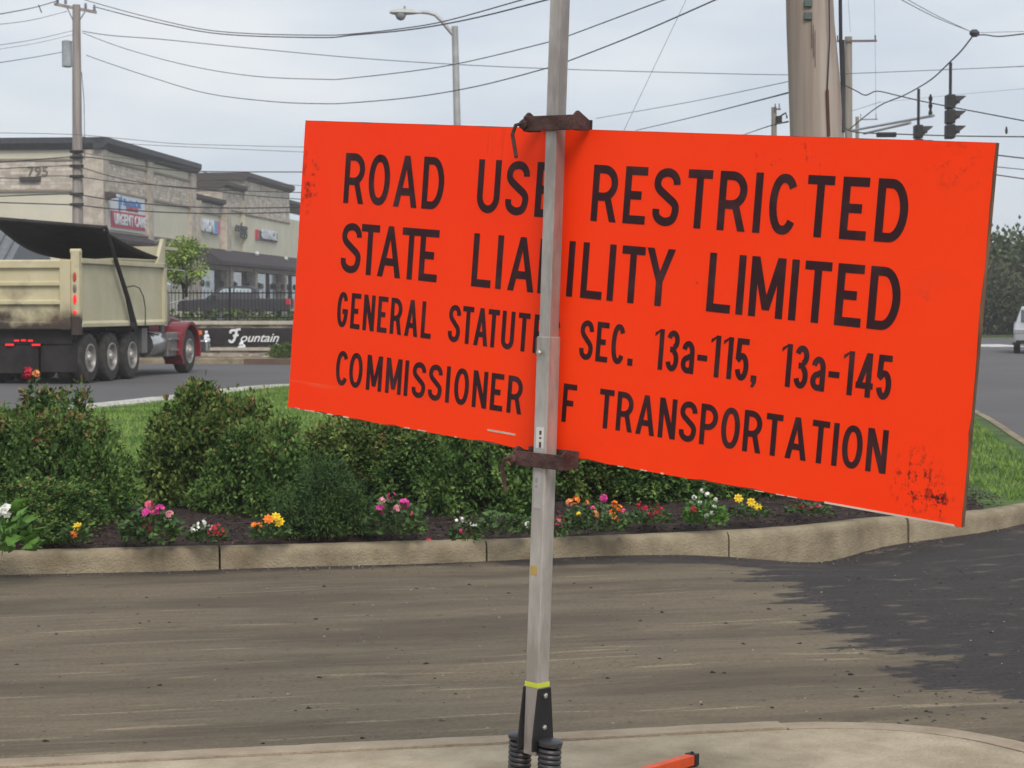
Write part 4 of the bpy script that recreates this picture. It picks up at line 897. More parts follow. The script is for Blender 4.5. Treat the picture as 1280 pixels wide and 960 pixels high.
xsv = [v.co.x for v in fo.data.vertices]; ysv = [v.co.y for v in fo.data.vertices]; kx_ = (x1-fw0)/(max(xsv)-min(xsv)); kz_ = sz*1.42/(max(ysv)-min(ysv))
fo.data.transform(Matrix.Translation((fw0-min(xsv)*kx_, -.03, zb_-min(ysv)*kz_)) @ Matrix.Rotation(pi/2, 4, 'X') @ Matrix.Diagonal((kx_, kz_, 1, 1)))
# on the right face: local +y runs away from the viewer, text reads along +y facing +x
def RF(x_, t_, z_): return Matrix.Translation((x_, t_, z_)) @ Matrix.Rotation(pi/2, 4, 'Z') @ Matrix.Rotation(pi/2, 4, 'X')
def wall_thing(name, label): return thing(name, label, 'sign', bd_.location, BA)
uc = wall_thing('shop_sign', 'white and red wall sign reading urgent care on the stucco wall')
a, b_ = tR(136.5), tR(180); wmat = M('sign white', (.62, .66, .70), rough=.5, var=.03)
MB().box(.0, .12, a, b_, zR(136, 286.5), zR(136, 241)).build('sign_board', wmat, uc)
MB().box(.10, .17, a+.1, b_-.1, zR(136, 283.5), zR(136, 262.5)).build('red_panel', M('sign red', (.45, .03, .06), rough=.5, var=.05), uc)
tc_ = (a+b_)/2
text_mesh('URGENT CARE', .92, wmat, 'lettering', uc, RF(.2, tc_+.3, (zR(136, 283.5)+zR(136, 262.5))/2), .03, sx=1.16)
blu = M('sign blue', (.06, .22, .55), rough=.5, var=.05)
text_mesh('PhysicianOne', .62, blu, 'lettering', uc, RF(.14, tc_+.9, zR(136, 250)), .015, sx=1.15)
text_mesh('URGENT CARE', .34, MATS['sign red'], 'lettering', uc, RF(.14, tc_+.9, zR(136, 257.5)), .01, sx=1.15)
text_mesh('P', 1.2, blu, 'emblem', uc, RF(.16, a+2.1, zR(136, 253)), .06)
s2_ = wall_thing('shop_sign', 'pale lettered shop sign with blue and pink stripes at its right end')
a, b_ = tR(247.5), tR(277); zc1, zc0 = zR(247.5, 272), zR(247.5, 289)
text_mesh('SALON', (zc1-zc0)*1.15, wmat, 'lettering', s2_, RF(.0, a+(b_-a)*.42, (zc0+zc1)/2), .07, ext=.06, sx=(b_-a)*.5/((zc1-zc0)*1.15*3.2))
for k, (f0, f1, col) in enumerate(((.66, .78, (.12, .42, .60)), (.79, .88, (.15, .28, .55)), (.89, .98, (.62, .10, .20)))): MB().box(-.25, -.02, a+(b_-a)*f0, a+(b_-a)*f1, zc0, zc1).build('stripe', M('stripe%d' % k, col, rough=.5, var=.05), s2_)
s3_ = wall_thing('shop_sign', 'black script shop sign on the stucco beside the red and white sign')
dk = M('sign black letters', (.03, .03, .03), rough=.5)
text_mesh('edge', 1.05, dk, 'lettering', s3_, RF(.15, tR(299.5), zR(300, 285)), .02, .3, ext=.04, sx=2.1); text_mesh('Co', 1.0, dk, 'lettering', s3_, RF(.15, tR(302.5), zR(300, 293)), .02, .3, ext=.04, sx=2.0)
s4_ = wall_thing('shop_sign', 'dark sign with white letters and a red left edge, last before the orange sign')
a, b_ = tR(318.5), tR(344)
MB().box(.12, .25, a, b_, zR(318.5, 299.5), zR(318.5, 288)).build('sign_board', M('board plum', (.07, .04, .05), rough=.6), s4_)
MB().box(.12, .30, a-.25, a+.5, zR(318.5, 299.5), zR(318.5, 287)).build('red_edge', MATS['sign red'], s4_)
text_mesh('SERVICE', .95, wmat, 'lettering', s4_, RF(.3, (a+b_)/2+.5, zR(318.5, 291.8)), .06, ext=.05, sx=1.6)
nm_ = wall_thing('house_number', 'dark number 795 on the stone band of the building left of the wooden pole')
def LF(x_, z_): return Matrix.Translation((x_, -.1, z_)) @ Matrix.Rotation(pi/2, 4, 'X')
xl = lambda px: (px-640)/FPX*BY/1.0-BX
text_mesh('795', .80, M('number bronze', (.17, .14, .115), rough=.6), 'digits', nm_, LF(xl(48), zR(127, 214)), .01, sx=1.1)
lt = thing('wall_light_bar', 'dark horizontal light bar under the number 795', 'light', bd_.location, BA)
MB().box(xl(25), xl(52), -.3, -.06, zR(127, 226)-.0, zR(127, 220.5)).build('housing', corn2, lt, bevel=.05)
fl = thing('floodlight', 'small black floodlight on the stone corner below the wires', 'light', bd_.location, BA)
mb = MB(); mb.prism([(.2, zR(115, 246)), (.9, zR(115, 243)), (.9, zR(115, 239)), (.2, zR(115, 236.5))], .1, .9, 'y'); mb.build('housing', corn2, fl); MB().box(.9, .95, .15, .85, zR(115, 243.5), zR(115, 240)).build('lens', wmat, fl)
# low grey metal roof seen over the truck's box
ob = thing('low_building', 'low building with grey standing seam roof seen over the dump truck box', 'building', (-27.5, 96, LZ))
MB().box(-9, 3.2, 0, 8, -.3, 2.6).build('wall', stucco, ob)
MB().prism([(-1, 2.6), (4, 5.0), (9, 2.6), (4, 2.4)], -9.5, 3.6, 'x').build('roof', M('seam roof', (.14, .15, .165), rough=.6), ob)
for k in range(22): MB().prism([(-1.02, 2.62), (4, 5.03), (4, 5.10), (-1.02, 2.70)], -9.4+k*.6, -9.34+k*.6, 'x').build('roof_seam', M('seam rib', (.10, .105, .115), rough=.6), ob)
MB().box(-3.6, -.9, -.9, -.7, 3.0, 3.35).build('blue_sign', M('teal', (.03, .25, .33), rough=.5), ob)

# ================================================================== VEHICLES
tyre_m = M('tyre rubber', (.030, .028, .027), rough=.85, col2=(.065, .058, .052), scale=8); rim_m = M('rim aluminium', (.36, .345, .32), rough=.45, metal=.35); hubd = M('rim dark', (.05, .045, .04), rough=.6)
def wheel(parent, x, y, R_, wd, side=1, dish=.10, rimr=.56, dual=False):
    """axle along x, outer face towards side"""
    w = MB(); s = side
    prof = [(R_*rimr, -wd), (R_*.80, -wd), (R_*.95, -wd*.93), (R_, -wd*.78), (R_, -wd*.22), (R_*.95, -wd*.07), (R_*.80, 0), (R_*rimr, -.005)]
    w.lathe([(r, h*s) for r, h in prof+prof[:1]], (x, y, R_), 'x', 30, cap=False)
    o = w.build('wheel', tyre_m, parent, smooth=True)
    d = wd*(dish if not dual else dish)
    rr = MB(); rr.lathe([(R_*rimr, -wd*.9*s), (R_*rimr*1.02, .004*s), (R_*rimr*.93, .006*s), (R_*rimr*.86, -d*s), (R_*.34, -(d+.02)*s), (R_*.30, -(d-.03)*s), (R_*.20, -(d-.045)*s), (R_*.17, -(d-.09)*s), (R_*.04, -(d-.10)*s)], (x, y, R_), 'x', 24); rr.build('rim', rim_m, o, smooth=True)
    hh = MB()
    for k in range(8):
        a = 2*pi*k/8; hh.lathe([(R_*.055, 0), (R_*.055, .004)], (x-(d+.008)*s if s > 0 else x+(d+.004), y+cos(a)*R_*.44, R_+sin(a)*R_*.44), 'x', 8)
    hh.build('hand_holes', hubd, o)
    return o
TA = -atan(.158/.987)
trk = thing('dump_truck', 'cream coloured dump truck with black tarp, three rear axles and red front fender', 'dump truck', (-8.68, 41.2, 0), TA)
cream = M('box cream paint', (.43, .395, .265), rough=.6, col2=(.56, .52, .36), scale=1.2, lo=.3, hi=.7, spec=.3, bump=.2, bscale=2.5)
def dirty_cream():
    m = M('tailgate grimy paint', (.50, .44, .27), rough=.75, col2=(.60, .54, .36), scale=1.6, lo=.3, hi=.7); t = m.node_tree; b = t.nodes['Principled BSDF']; base = b.inputs['Base Color'].links[0].from_socket
    tcn = t.nodes.new('ShaderNodeTexCoord'); sp = t.nodes.new('ShaderNodeSeparateXYZ'); t.links.new(tcn.outputs['Object'], sp.inputs[0]); n = t.nodes.new('ShaderNodeTexNoise'); n.inputs['Scale'].default_value = 3.2; n.inputs['Detail'].default_value = 7; t.links.new(tcn.outputs['Object'], n.inputs['Vector'])
    a = t.nodes.new('ShaderNodeMath'); a.operation = 'MULTIPLY_ADD'; t.links.new(n.outputs['Fac'], a.inputs[0]); a.inputs[1].default_value = -.9; t.links.new(sp.outputs[2], a.inputs[2])
    r = t.nodes.new('ShaderNodeMapRange'); r.inputs['From Min'].default_value = 1.12; r.inputs['From Max'].default_value = .80; t.links.new(a.outputs[0], r.inputs[0])
    mxx = t.nodes.new('ShaderNodeMixRGB'); t.links.new(r.outputs[0], mxx.inputs[0]); t.links.new(base, mxx.inputs[1]); mxx.inputs[2].default_value = (.055, .04, .032, 1)
    n3 = t.nodes.new('ShaderNodeTexNoise'); n3.inputs['Scale'].default_value = 1.4; n3.inputs['Detail'].default_value = 6; t.links.new(tcn.outputs['Object'], n3.inputs['Vector'])
    r3 = t.nodes.new('ShaderNodeMapRange'); r3.inputs['From Min'].default_value = .55; r3.inputs['From Max'].default_value = .8; t.links.new(n3.outputs['Fac'], r3.inputs[0])
    m3 = t.nodes.new('ShaderNodeMixRGB'); t.links.new(r3.outputs[0], m3.inputs[0]); t.links.new(mxx.outputs[0], m3.inputs[1]); m3.inputs[2].default_value = (.16, .115, .075, 1)
    t.links.new(m3.outputs[0], b.inputs['Base Color']); return m
grimy = dirty_cream(); tarpm = M('tarp black', (.020, .017, .017), rough=.75, col2=(.038, .031, .030), scale=3, bump=.4, bscale=7)
dkf = M('chassis black', (.022, .019, .018), rough=.8, var=.35, scale=3); red = M('fender red', (.20, .012, .022), rough=.35, spec=.5, var=.12); chrome = M('chrome', (.55, .55, .54), rough=.22, metal=.9); stl = M('dull steel', (.22, .21, .20), rough=.5, metal=.5)
redl = M('lamp red', (.9, .02, .03), rough=.3, emit=.55, var=0); ambl = M('lamp amber', (.75, .18, .03), rough=.3); rdl = M('reflector red', (.45, .06, .03), rough=.4)
BWd = -2.45; yb, yf = -.72, 4.6; zt0, zb0 = 2.56, 1.16
# tub: thin sides (open top)
MB().box(-.07, 0, yb+.12, yf, zb0+.12, zt0-.12).build('side_panel', cream, trk); MB().box(BWd, BWd+.07, yb+.12, yf, zb0+.12, zt0-.12).build('side_panel', cream, trk)
for x0, x1 in ((-.10, .07), (BWd-.07, BWd+.10)):
    MB().prism([(x0, zt0), (x1, zt0), (x1, zt0-.10), (x0, zt0-.14)], yb+.12, yf, 'y').build('top_rail', cream, trk, bevel=.01)
    MB().prism([(x0, zb0), (x1+.0, zb0), (x1, zb0+.08), (x0+.05, zb0+.16)], yb+.12, yf, 'y').build('bottom_rail', cream, trk, bevel=.01)
    MB().box(x0, x1, yf-.14, yf+.02, zb0-.02, zt0+.0).build('front_post', cream, trk)
MB().box(BWd, 0, yf-.08, yf, zb0, 2.95).build('headboard', cream, trk); MB().box(BWd, 0, yf-.05, yf+1.0, 2.88, 2.95).build('cab_shield', cream, trk)
MB().prism([(yf-.5, zt0), (yf+.02, zt0), (yf+.02, 3.12), (yf-.10, 3.12)], -.05, .03, 'x').build('wing_plate', cream, trk)
MB().box(BWd+.07, -.07, yb+.1, yf-.08, zb0+.02, zb0+.10).build('box_floor', dkf, trk)
MB().box(BWd+.08, -.08, yb+.2, yf-.1, zb0+.1, 1.9).build('load', M('load dirt', (.06, .05, .045), rough=.95, bump=.8, bscale=12), trk)
# tailgate with horizontal ribs
tg = MB().box(BWd+.1, -.10, yb, yb+.06, 1.10, zt0-.03).build('tailgate', grimy, trk)
for z0, z1 in ((2.34, 2.53), (1.98, 2.10), (1.60, 1.72), (1.10, 1.28)):
    MB().prism([(yb, z0), (yb-.07, z0+.03), (yb-.07, z1-.03), (yb, z1)], BWd+.12, -.34, 'x').build('rib', grimy, tg)
MB().box(-.34, -.12, yb-.075, yb, 1.12, zt0-.06).build('end_rib', grimy, tg); MB().box(BWd+.12, BWd+.3, yb-.075, yb, 1.12, zt0-.06).build('end_rib', grimy, tg)
for x0, x1 in ((-.13, .05), (BWd-.05, BWd+.13)):
    MB().box(x0, x1, yb-.02, yb+.16, 1.0, 2.72).build('corner_post', grimy, trk, bevel=.015)
    MB().tube([(x0-.02, yb+.05, 2.70), (x1+.02, yb+.05, 2.70)], .05, 8).build('tailgate_pin', grimy, trk)
    xm = (x0+x1)/2
    for zc, hh_, mm, nm2 in ((2.18, .11, rdl, 'side_lamp'), (1.95, .10, MATS['dull steel'], 'side_lamp'), (1.73, .11, redl, 'tail_lamp'), (1.46, .05, redl, 'tail_lamp')):
        MB().lathe([(.035, 0), (.035, .02), (.02, .03)], (0, 0, 0), 'y', 12, Matrix.Translation((xm, yb-.02, zc)) @ Matrix.Rotation(pi, 4, 'Z') @ Matrix.Diagonal((1, 1, hh_/.04, 1))).build(nm2, mm, trk)
# tarp from the raised bar to the headboard
bar_y, bar_z = .58, 3.22
NX, NY = 16, 16; V = []
for i in range(NX+1):
    for j_ in range(NY+1):
        s_, t_ = i/NX, j_/NY; x = BWd*s_; y = bar_y+(yf-.15-bar_y)*t_; z = bar_z+.22*s_*(1-t_)+(2.70-bar_z)*t_-.16*sin(pi*t_)*(.5+.5*s_)-.10*sin(pi*s_)*sin(pi*t_)+.02*sin(9*s_+4*t_)
        V.append((x, y, z))
V = np.array(V); i0 = (np.arange(NX)[:, None]*(NY+1)+np.arange(NY)[None]).ravel(); F = np.stack([i0, i0+1, i0+NY+2, i0+NY+1], 1)
o = npmesh('tarp', V, F, tarpm, trk); sm = o.modifiers.new('solid', 'SOLIDIFY'); sm.thickness = .03; o.data.polygons.foreach_set('use_smooth', [True]*len(F))
MB().tube([(.08, bar_y, bar_z), (BWd-.08, bar_y, bar_z+.22)], .05, 10).build('tarp_bar', tarpm, trk, smooth=True)
for x in (.12, BWd-.12):
    o = MB().tube([(x, 2.25, zb0+.05), (x, 1.9, 1.75), (x*1., bar_y, bar_z+.03+(.22 if x < 0 else 0))], [.075, .055, .04], 8).build('tarp_arm', dkf, trk, smooth=True)
    MB().lathe([(.13, 0), (.13, .06), (.07, .09)], (x-.03, 2.25, zb0), 'x', 12).build('arm_pivot', dkf, o)
MB().tube([(.1, 1.9, 2.0), (.12, 2.3, 2.03), (.13, 2.6, 1.98), (.13, 2.85, 1.8), (.12, 3.0, 1.55), (.1, 3.05, 1.15)], .012, 6).build('hose', dkf, trk)
# chassis, axles, bumper, lamps
MB().box(-1.75, -.7, yb+.3, 8.2, .78, 1.04).build('chassis', dkf, trk)
MB().box(BWd+.15, -.15, yb+.12, yb+.3, .82, 1.10).build('rear_beam', dkf, trk)
MB().box(BWd+.1, -.9, yb+.15, yb+.18, .22, .85).build('mud_flap', dkf, trk)
MB().box(-.85, -.08, .58-1.15, .62-1.15, .25, .95).build('mud_flap', dkf, trk)
for x in (-1.55, -1.42, -1.29, -1.62, -1.2): pass
for x, z, w_ in ((-1.35, .885, .05), (-1.20, .89, .05), (-1.05, .885, .05), (-1.50, .80, .09), (-.93, .80, .09)):
    MB().box(x-w_, x+w_, yb+.09, yb+.125, z-.02, z+.02).build('tail_lamp', redl, trk, bevel=.008)
for y in (0, 1.25, 2.5):
    for sd_, xx in ((1, 0), (-1, BWd)):
        wheel(trk, xx, y, .52, .27, sd_, dish=.28); wheel(trk, xx-sd_*.33, y, .52, .27, sd_, dish=.1)
    MB().tube([(-.3, y, .52), (BWd+.3, y, .52)], .09, 8).build('axle', dkf, trk)
for sd_, xx in ((1, -.02), (-1, BWd+.02)): wheel(trk, xx, 6.5, .52, .30, sd_, dish=.10)
MB().box(-.9, -.05, 3.25, 3.6, .55, 1.1).build('hydraulic_box', stl, trk)
# fuel tank, steps, cab, hood
MB().lathe([(.02, 0), (.27, .02), (.29, .06), (.29, .95), (.27, 1.0), (.02, 1.02)], (-.33, 4.0, .72), 'y', 20).build('fuel_tank', chrome, trk, smooth=True)
MB().box(-.55, -.05, 5.0, 5.85, .42, .98).build('step_box', stl, trk, bevel=.03)
for z in (.55, .8): MB().box(-.12, .0, 5.05, 5.8, z, z+.05).build('step', chrome, trk)
cabm = M('cab maroon', (.16, .012, .02), rough=.35, spec=.5)
mb = MB(); mb.prism([(4.75, 1.0), (6.15, 1.0), (6.15, 1.75), (5.95, 2.48), (4.85, 2.52), (4.75, 2.4)], -2.05, -.42, 'x'); mb.build('cab', cabm, trk, bevel=.04)
MB().prism([(5.1, 1.75), (6.02, 1.75), (5.85, 2.32), (5.1, 2.34)], -.425, -.41, 'x').build('side_window', M('vehicle glass', (.03, .035, .04), rough=.06, spec=.8), trk)
MB().prism([(6.1, .95), (8.2, .95), (8.2, 1.28), (6.1, 1.52)], -1.62, -.83, 'x').build('hood', cabm, trk, bevel=.06)
MB().box(-1.6, -.85, 8.2, 8.28, .75, 1.26).build('grille', chrome, trk)
MB().box(BWd+.15, -.10, 8.1, 8.35, .45, .75).build('front_bumper', chrome, trk, bevel=.04)
for x0, x1 in ((-.42, .03), (BWd-.03, BWd+.42)):
    pts = [(6.5+.70*cos(a), .52+.70*sin(a)) for a in np.linspace(radians(205), radians(-12), 22)]; inn = [(6.5+.63*cos(a), .52+.63*sin(a)) for a in np.linspace(radians(-12), radians(205), 22)]
    mb = MB(); n_ = len(pts); allp = pts+inn[0:]
    for i in range(n_-1):
        a, b2, c, d = pts[i], pts[i+1], inn[n_-2-i], inn[n_-1-i]
        mb.prism([a, b2, c, d], x0, x1, 'x')
    mb.prism([(5.86, .3), (5.86, 1.02), (5.70, .9), (5.62, .45)], x0, x1, 'x')
    fe = mb.build('fender', red, trk); MB().box(x1-.16, x1+.01, 7.12, 7.26, .90, 1.0).build('turn_lamp', M('turn orange', (.85, .20, .05), rough=.3, emit=.15), fe)
MB().box(x0, x0+.01, 0, .01, 0, .01)
for x in (-.14, BWd+.14):
    MB().lathe([(.05, 0), (.15, .02), (.16, .08), (.16, .62), (.12, .70), (.08, .74)], (x-.02, 5.0, 1.2), 'z', 18).build('air_cleaner', stl, trk, smooth=True)
    MB().lathe([(.1, 0), (.17, .02), (.17, .14), (.1, .2)], (x, 5.02, 1.94), 'z', 18).build('cleaner_cap', chrome, trk, smooth=True)
    MB().tube([(x+.0, 4.82, 1.0), (x+.0, 4.82, 2.5), (x+.0, 4.80, 2.95), (x+.0, 4.70, 3.1)], .06, 10).build('exhaust_stack', stl, trk, smooth=True)
    mo = MB().box(x+.20, x+.25, 5.9, 5.99, 1.8, 2.3).build('mirror', dkf, trk); MB().tube([(x-.15, 5.6, 2.45), (x+.2, 5.9, 2.42), (x+.22, 5.93, 1.75), (x-.1, 5.7, 1.65)], .016, 6).build('mirror_bracket', chrome, mo)
MB().tube([(-.38, 5.4, 2.52), (-.38, 5.4, 2.75)], .02, 6).build('marker_post', chrome, trk)

def extr_body(parent, prof, x0, x1, m, name, tuck=0., zt=None, bevel=.05):
    """side profile (y,z); vertices above zt are pulled inwards by tuck"""
    mb = MB(); mb.prism(prof, x0, x1, 'x'); cx = (x0+x1)/2
    if tuck:
        zs = max(p[1] for p in prof); mb.v = [(x+(cx-x)/abs(cx-x)*tuck*max(0, (z-zt)/(zs-zt)), y, z) for x, y, z in mb.v]
    return mb.build(name, m, parent, bevel=bevel)
vg = M('vehicle glass', (.03,)*3)
# pickup, heading left; local y = forward
pk_ = thing('pickup_truck', 'dark grey crew cab pickup truck parked behind the black fence', 'pickup truck', (at(295, 380, 104).x, 104, LZ), pi/2)
gry = M('pickup grey', (.030, .028, .033), rough=.5, var=.1, spec=.3)
extr_body(pk_, [(-2.9, .55), (-2.9, 1.12), (-1.0, 1.14), (1.0, 1.14), (1.4, 1.12), (2.75, 1.02), (2.9, .8), (2.88, .5), (2.5, .45), (-2.7, .45)], -.97, .97, gry, 'body')
extr_body(pk_, [(-1.15, 1.10), (-1.05, 1.68), (-.75, 1.78), (.45, 1.76), (.75, 1.68), (1.5, 1.10)], -.92, .92, gry, 'cab', .2, 1.1)
for sx_ in (-1, 1):
    mb = MB(); mb.prism([(-.95, 1.18), (-.88, 1.62), (-.05, 1.66), (-.05, 1.18)], sx_*.80, sx_*.905, 'x'); mb.prism([(.03, 1.18), (.03, 1.66), (.55, 1.62), (1.15, 1.18)], sx_*.80, sx_*.905, 'x')
    mb.v = [(x-sx_*.16*(z-1.1)/.66, y, z) for x, y, z in mb.v]; mb.build('side_window', MATS['shop glass'], pk_)
    for y in (-1.85, 1.85): wheel(pk_, sx_*.96, y, .39, .24, sx_, dish=.2, rimr=.6)
    MB().box(min(sx_*.80, sx_*.985), max(sx_*.80, sx_*.985), -2.925, -2.72, .82, 1.10).build('tail_lamp', redl if False else M('tail lamp plain', (.65, .02, .03), rough=.3), pk_)
    MB().box(min(sx_*.95, sx_*1.15), max(sx_*.95, sx_*1.15), .95, 1.05, 1.12, 1.30).build('mirror', dkf, pk_)
MB().box(-.9, .9, -3.0, -2.88, .42, .6).build('rear_bumper', chrome, pk_)
# silver SUV facing the camera at the right edge
sv = thing('suv', 'silver sport utility vehicle coming down the road, cut by the right edge', 'car', (18.12, 68.4, 0), pi-.25)
slv = M('suv silver', (.42, .43, .45), rough=.3, metal=.3, spec=.6, var=.05)
extr_body(sv, [(-2.25, .5), (-2.3, .95), (-2.2, 1.05), (1.0, 1.05), (2.1, .92), (2.3, .72), (2.28, .35), (-2.2, .35)], -.93, .93, slv, 'body', bevel=.09)
extr_body(sv, [(-2.2, 1.0), (-2.0, 1.48), (-1.6, 1.58), (.2, 1.58), (.5, 1.5), (1.25, 1.0)], -.88, .88, slv, 'cabin', .2, 1.0)
mb = MB(); mb.prism([(.52, 1.44), (.56, 1.46), (1.22, 1.06), (1.18, 1.04)], -.70, .70, 'x'); mb.build('windscreen', vg, sv)
for sx_ in (-1, 1):
    mb = MB(); mb.prism([(-1.7, 1.08), (-1.55, 1.45), (.3, 1.47), (.95, 1.08)], sx_*.8, sx_*.885, 'x'); mb.v = [(x-sx_*.2*(z-1.0)/.58, y, z) for x, y, z in mb.v]; mb.build('side_window', vg, sv)
    for y in (-1.4, 1.45): wheel(sv, sx_*.93, y, .36, .22, sx_, dish=.2, rimr=.62)
    MB().box(min(sx_*.9, sx_*1.12), max(sx_*.9, sx_*1.12), .72, .85, 1.05, 1.2).build('mirror', dkf, sv, bevel=.02)
    MB().box(min(sx_*.55, sx_*.9), max(sx_*.55, sx_*.9), 2.12, 2.31, .66, .82).build('headlight', chrome, sv, bevel=.02)
MB().box(-.5, .5, 2.25, 2.32, .5, .75).build('grille', dkf, sv); MB().box(-.85, .85, 2.2, 2.33, .33, .45).build('lower_bumper', dkf, sv)

# ================================================================== POLES, LAMP, SIGNALS, WIRES
pole_m = M('weathered pole', (.25, .215, .20), rough=.9, col2=(.37, .335, .31), scale=10, stretch=(1, 1, .04), bump=.4, bscale=30)
far_pole = M('far pole', (.23, .20, .16), rough=.9, col2=(.30, .265, .215), scale=6, stretch=(1, 1, .1))
galv = M('galvanised', (.36, .36, .36), rough=.5, metal=.4); cable = M('cable black', (.045, .045, .05), rough=.6, var=.1); cableg = M('cable grey', (.10, .10, .115), rough=.6, var=.1)
PY = 60.
p0, p1 = at(98.5, 440, PY), at(95.5, -8, PY)
up = thing('utility_pole', 'grey wooden utility pole with crossarm and transformer in front of the beige building', 'utility pole', (p0.x, PY, 0))
q = lambda x, y, Y=PY: at(x, y, Y)-Vector((p0.x, PY, 0))
gpt = q(98.5, 440); MB().tube([(gpt.x, 0, -.2), q(97.5, 300), q(96, 100), q(95.5, 6)], [.19, .165, .135, .115], 14).build('shaft', pole_m, up, smooth=True)
ca = MB().tube([q(68, 5), q(120.5, 15.5)], .06, 4).build('crossarm', pole_m, up)
MB().tube([q(84, 10), q(92, 27)], .02, 5).build('brace', galv, up); MB().tube([q(106, 15), q(97, 29)], .02, 5).build('brace', galv, up)
for x, y in ((72, 0), (82, 1), (107, 7), (118, 9)): MB().lathe([(.03, 0), (.05, .03), (.03, .06), (.05, .09), (.03, .12), (.04, .16)], q(x, y+4), 'z', 8).build('insulator', M('insulator grey', (.2, .22, .28), rough=.4), ca)
tf = q(84, 84); MB().lathe([(.12, 0), (.15, .02), (.15, .72), (.16, .76), (.08, .80)], (tf.x, -.02, tf.z), 'z', 16).build('transformer', M('transformer grey', (.38, .42, .44), rough=.5), up, smooth=True)
for y_ in (190, 197, 208, 221, 243, 256): a_ = q(97.5, y_); MB().box(a_.x-.2, a_.x+.2, -.22, -.14, a_.z-.04, a_.z+.04).build('cable_clamp', dkf, up)
MB().tube([q(102, 90), q(105, 125), q(106, 200)], .012, 4).build('ground_wire', cable, up)
# near wooden pole behind the sign
n0, n1 = at(1049, 640, 15.5), at(1008, -30, 15.5)
np_ = thing('utility_pole', 'thick weathered wooden pole rising right of centre behind the orange sign', 'utility pole', (n0.x, 15.5, .1))
q2 = lambda x, y, Y=15.5: at(x, y, Y)-Vector((n0.x, 15.5, .1))
lw = [Vector(q2(x, y)) for x, y in ((1041, 640), (1026, 300), (1021, 165), (1017, 90), (1013, 30), (1010, -60))]
MB().tube(lw, [.235, .218, .206, .196, .184, .175], 28).build('shaft', M('near pole wood', (.28, .225, .185), rough=.9, col2=(.43, .365, .315), scale=9, stretch=(1, 1, .035), bump=.5, bscale=14, lo=.35, hi=.65), np_, smooth=True)
MB().tube([q2(1036, 170, 15.29), q2(1034, 112, 15.29)], .012, 6).build('conduit', M('rust conduit', (.10, .045, .035), rough=.7), np_)
MB().tube([q2(1034, 112, 15.3), q2(1037, 50, 15.31), q2(1036, -30, 15.31)], .006, 5).build('ground_wire', cable, np_)
for y_ in (4, 20):
    a_ = q2(1010, y_, 15.32); MB().box(a_.x-.03, a_.x+.03, a_.y-.02, a_.y+.02, a_.z-.028, a_.z+.028).build('bracket', M('bracket steel green', (.10, .13, .12), rough=.6), np_, bevel=.004)
mb = MB()
for k in range(3): mb.tube([q2(1014.5+k*2.2, 24+k*7, 15.3), q2(1015+k*2, 60+k*12, 15.3)], .0022, 4)
mb.build('crack', M('crack dark', (.05, .04, .035), rough=.9), np_)
cb = MB().tube([q2(1050, -30, 15.5), q2(1051, 55, 15.5), q2(1053, 108, 15.5), q2(1052, 165, 15.4)], .014, 6).build('riser_cable', cable, np_)
MB().tube([q2(1054, 50, 15.5), q2(1055.5, 110, 15.5), q2(1055, 165, 15.4)], .010, 5).build('riser_cable', cable, np_)
# farther poles at right
def fpole(x, ytop, Y, r, arm, label, ybot=430, arms=()):
    a_ = at(x, ybot, Y); root = thing('utility_pole', label, 'utility pole', (a_.x, Y, 0), group='farther utility poles down the road')
    loc = Vector((a_.x, Y, 0)); t_ = at(x-.5, ytop, Y)-loc; MB().tube([(0, 0, -.3), t_], [r*1.25, r], 10).build('shaft', far_pole, root, smooth=True)
    for (xa, ya, xb, yb_) in arms:
        o = MB().tube([at(xa, ya, Y-.15)-loc, at(xb, yb_, Y-.15)-loc], r*.38, 4).build('crossarm', M('arm brown', (.16, .12, .10), rough=.9), root)
        for xx, yy in ((xa+1, ya), (xb-2, yb_)): MB().tube([at(xx, yy, Y-.15)-loc, at(xx, yy-7, Y-.15)-loc], r*.2, 5).build('insulator', cable, o)
    return root
fpole(1061, 46, 80, .15, 0, 'pale pole with a short crossarm just right of the thick wooden pole', arms=((1046, 51.5, 1096, 51),)); fpole(1072, 146, 150, .14, 0, 'distant pole low behind the top edge of the sign', arms=((1075, 149.5, 1097, 149),))
fpole(968, 134, 62, .085, 0, 'short grey pole top left of the thick wooden pole', arms=((968, 136.5, 976, 136.5),))
bo = at(970, 150, 61.9); mb = MB(); mb.box(0, .18, -.06, .06, -.1, .12); mb.tube([(.1, 0, .1), (.3, 0, .22), (.34, 0, .05)], .03, 5); o = mb.build('pole_fittings', dkf); o.location = bo; tag(o, 'dark fittings on the short grey pole left of the thick pole', 'pole fitting')
# two bracket arms reaching out left to right
for (xa, ya, xb, yb_, lb) in ((1066, 163, 1167, 144.5, 'upper long metal bracket arm near the traffic signals'), (1080, 167, 1138, 153.5, 'lower short metal bracket arm near the traffic signals')):
    a_, b2 = at(xa, ya, 70), at(xb, yb_, 55); o = MB().tube([Vector((0, 0, 0)), b2-a_], .04, 6).build('bracket_arm', galv); o.location = a_; tag(o, lb, 'bracket')
a_ = at(1163, 146, 55.5); o = MB().lathe([(.03, 0), (.06, .1), (.03, .2), (.06, .3), (.03, .4), (.06, .5), (.02, .62)], (0, 0, 0), 'z', 8).build('insulator_string', dkf); o.location = a_; tag(o, 'insulator standing on the end of the upper bracket arm', 'insulator')
a_ = at(1108, 167, 52); o = MB().box(-.25, .25, -.1, .1, -.09, .03).build('splice_case', dkf, bevel=.02); o.location = a_; tag(o, 'dark splice box just above the sign top edge', 'splice box')
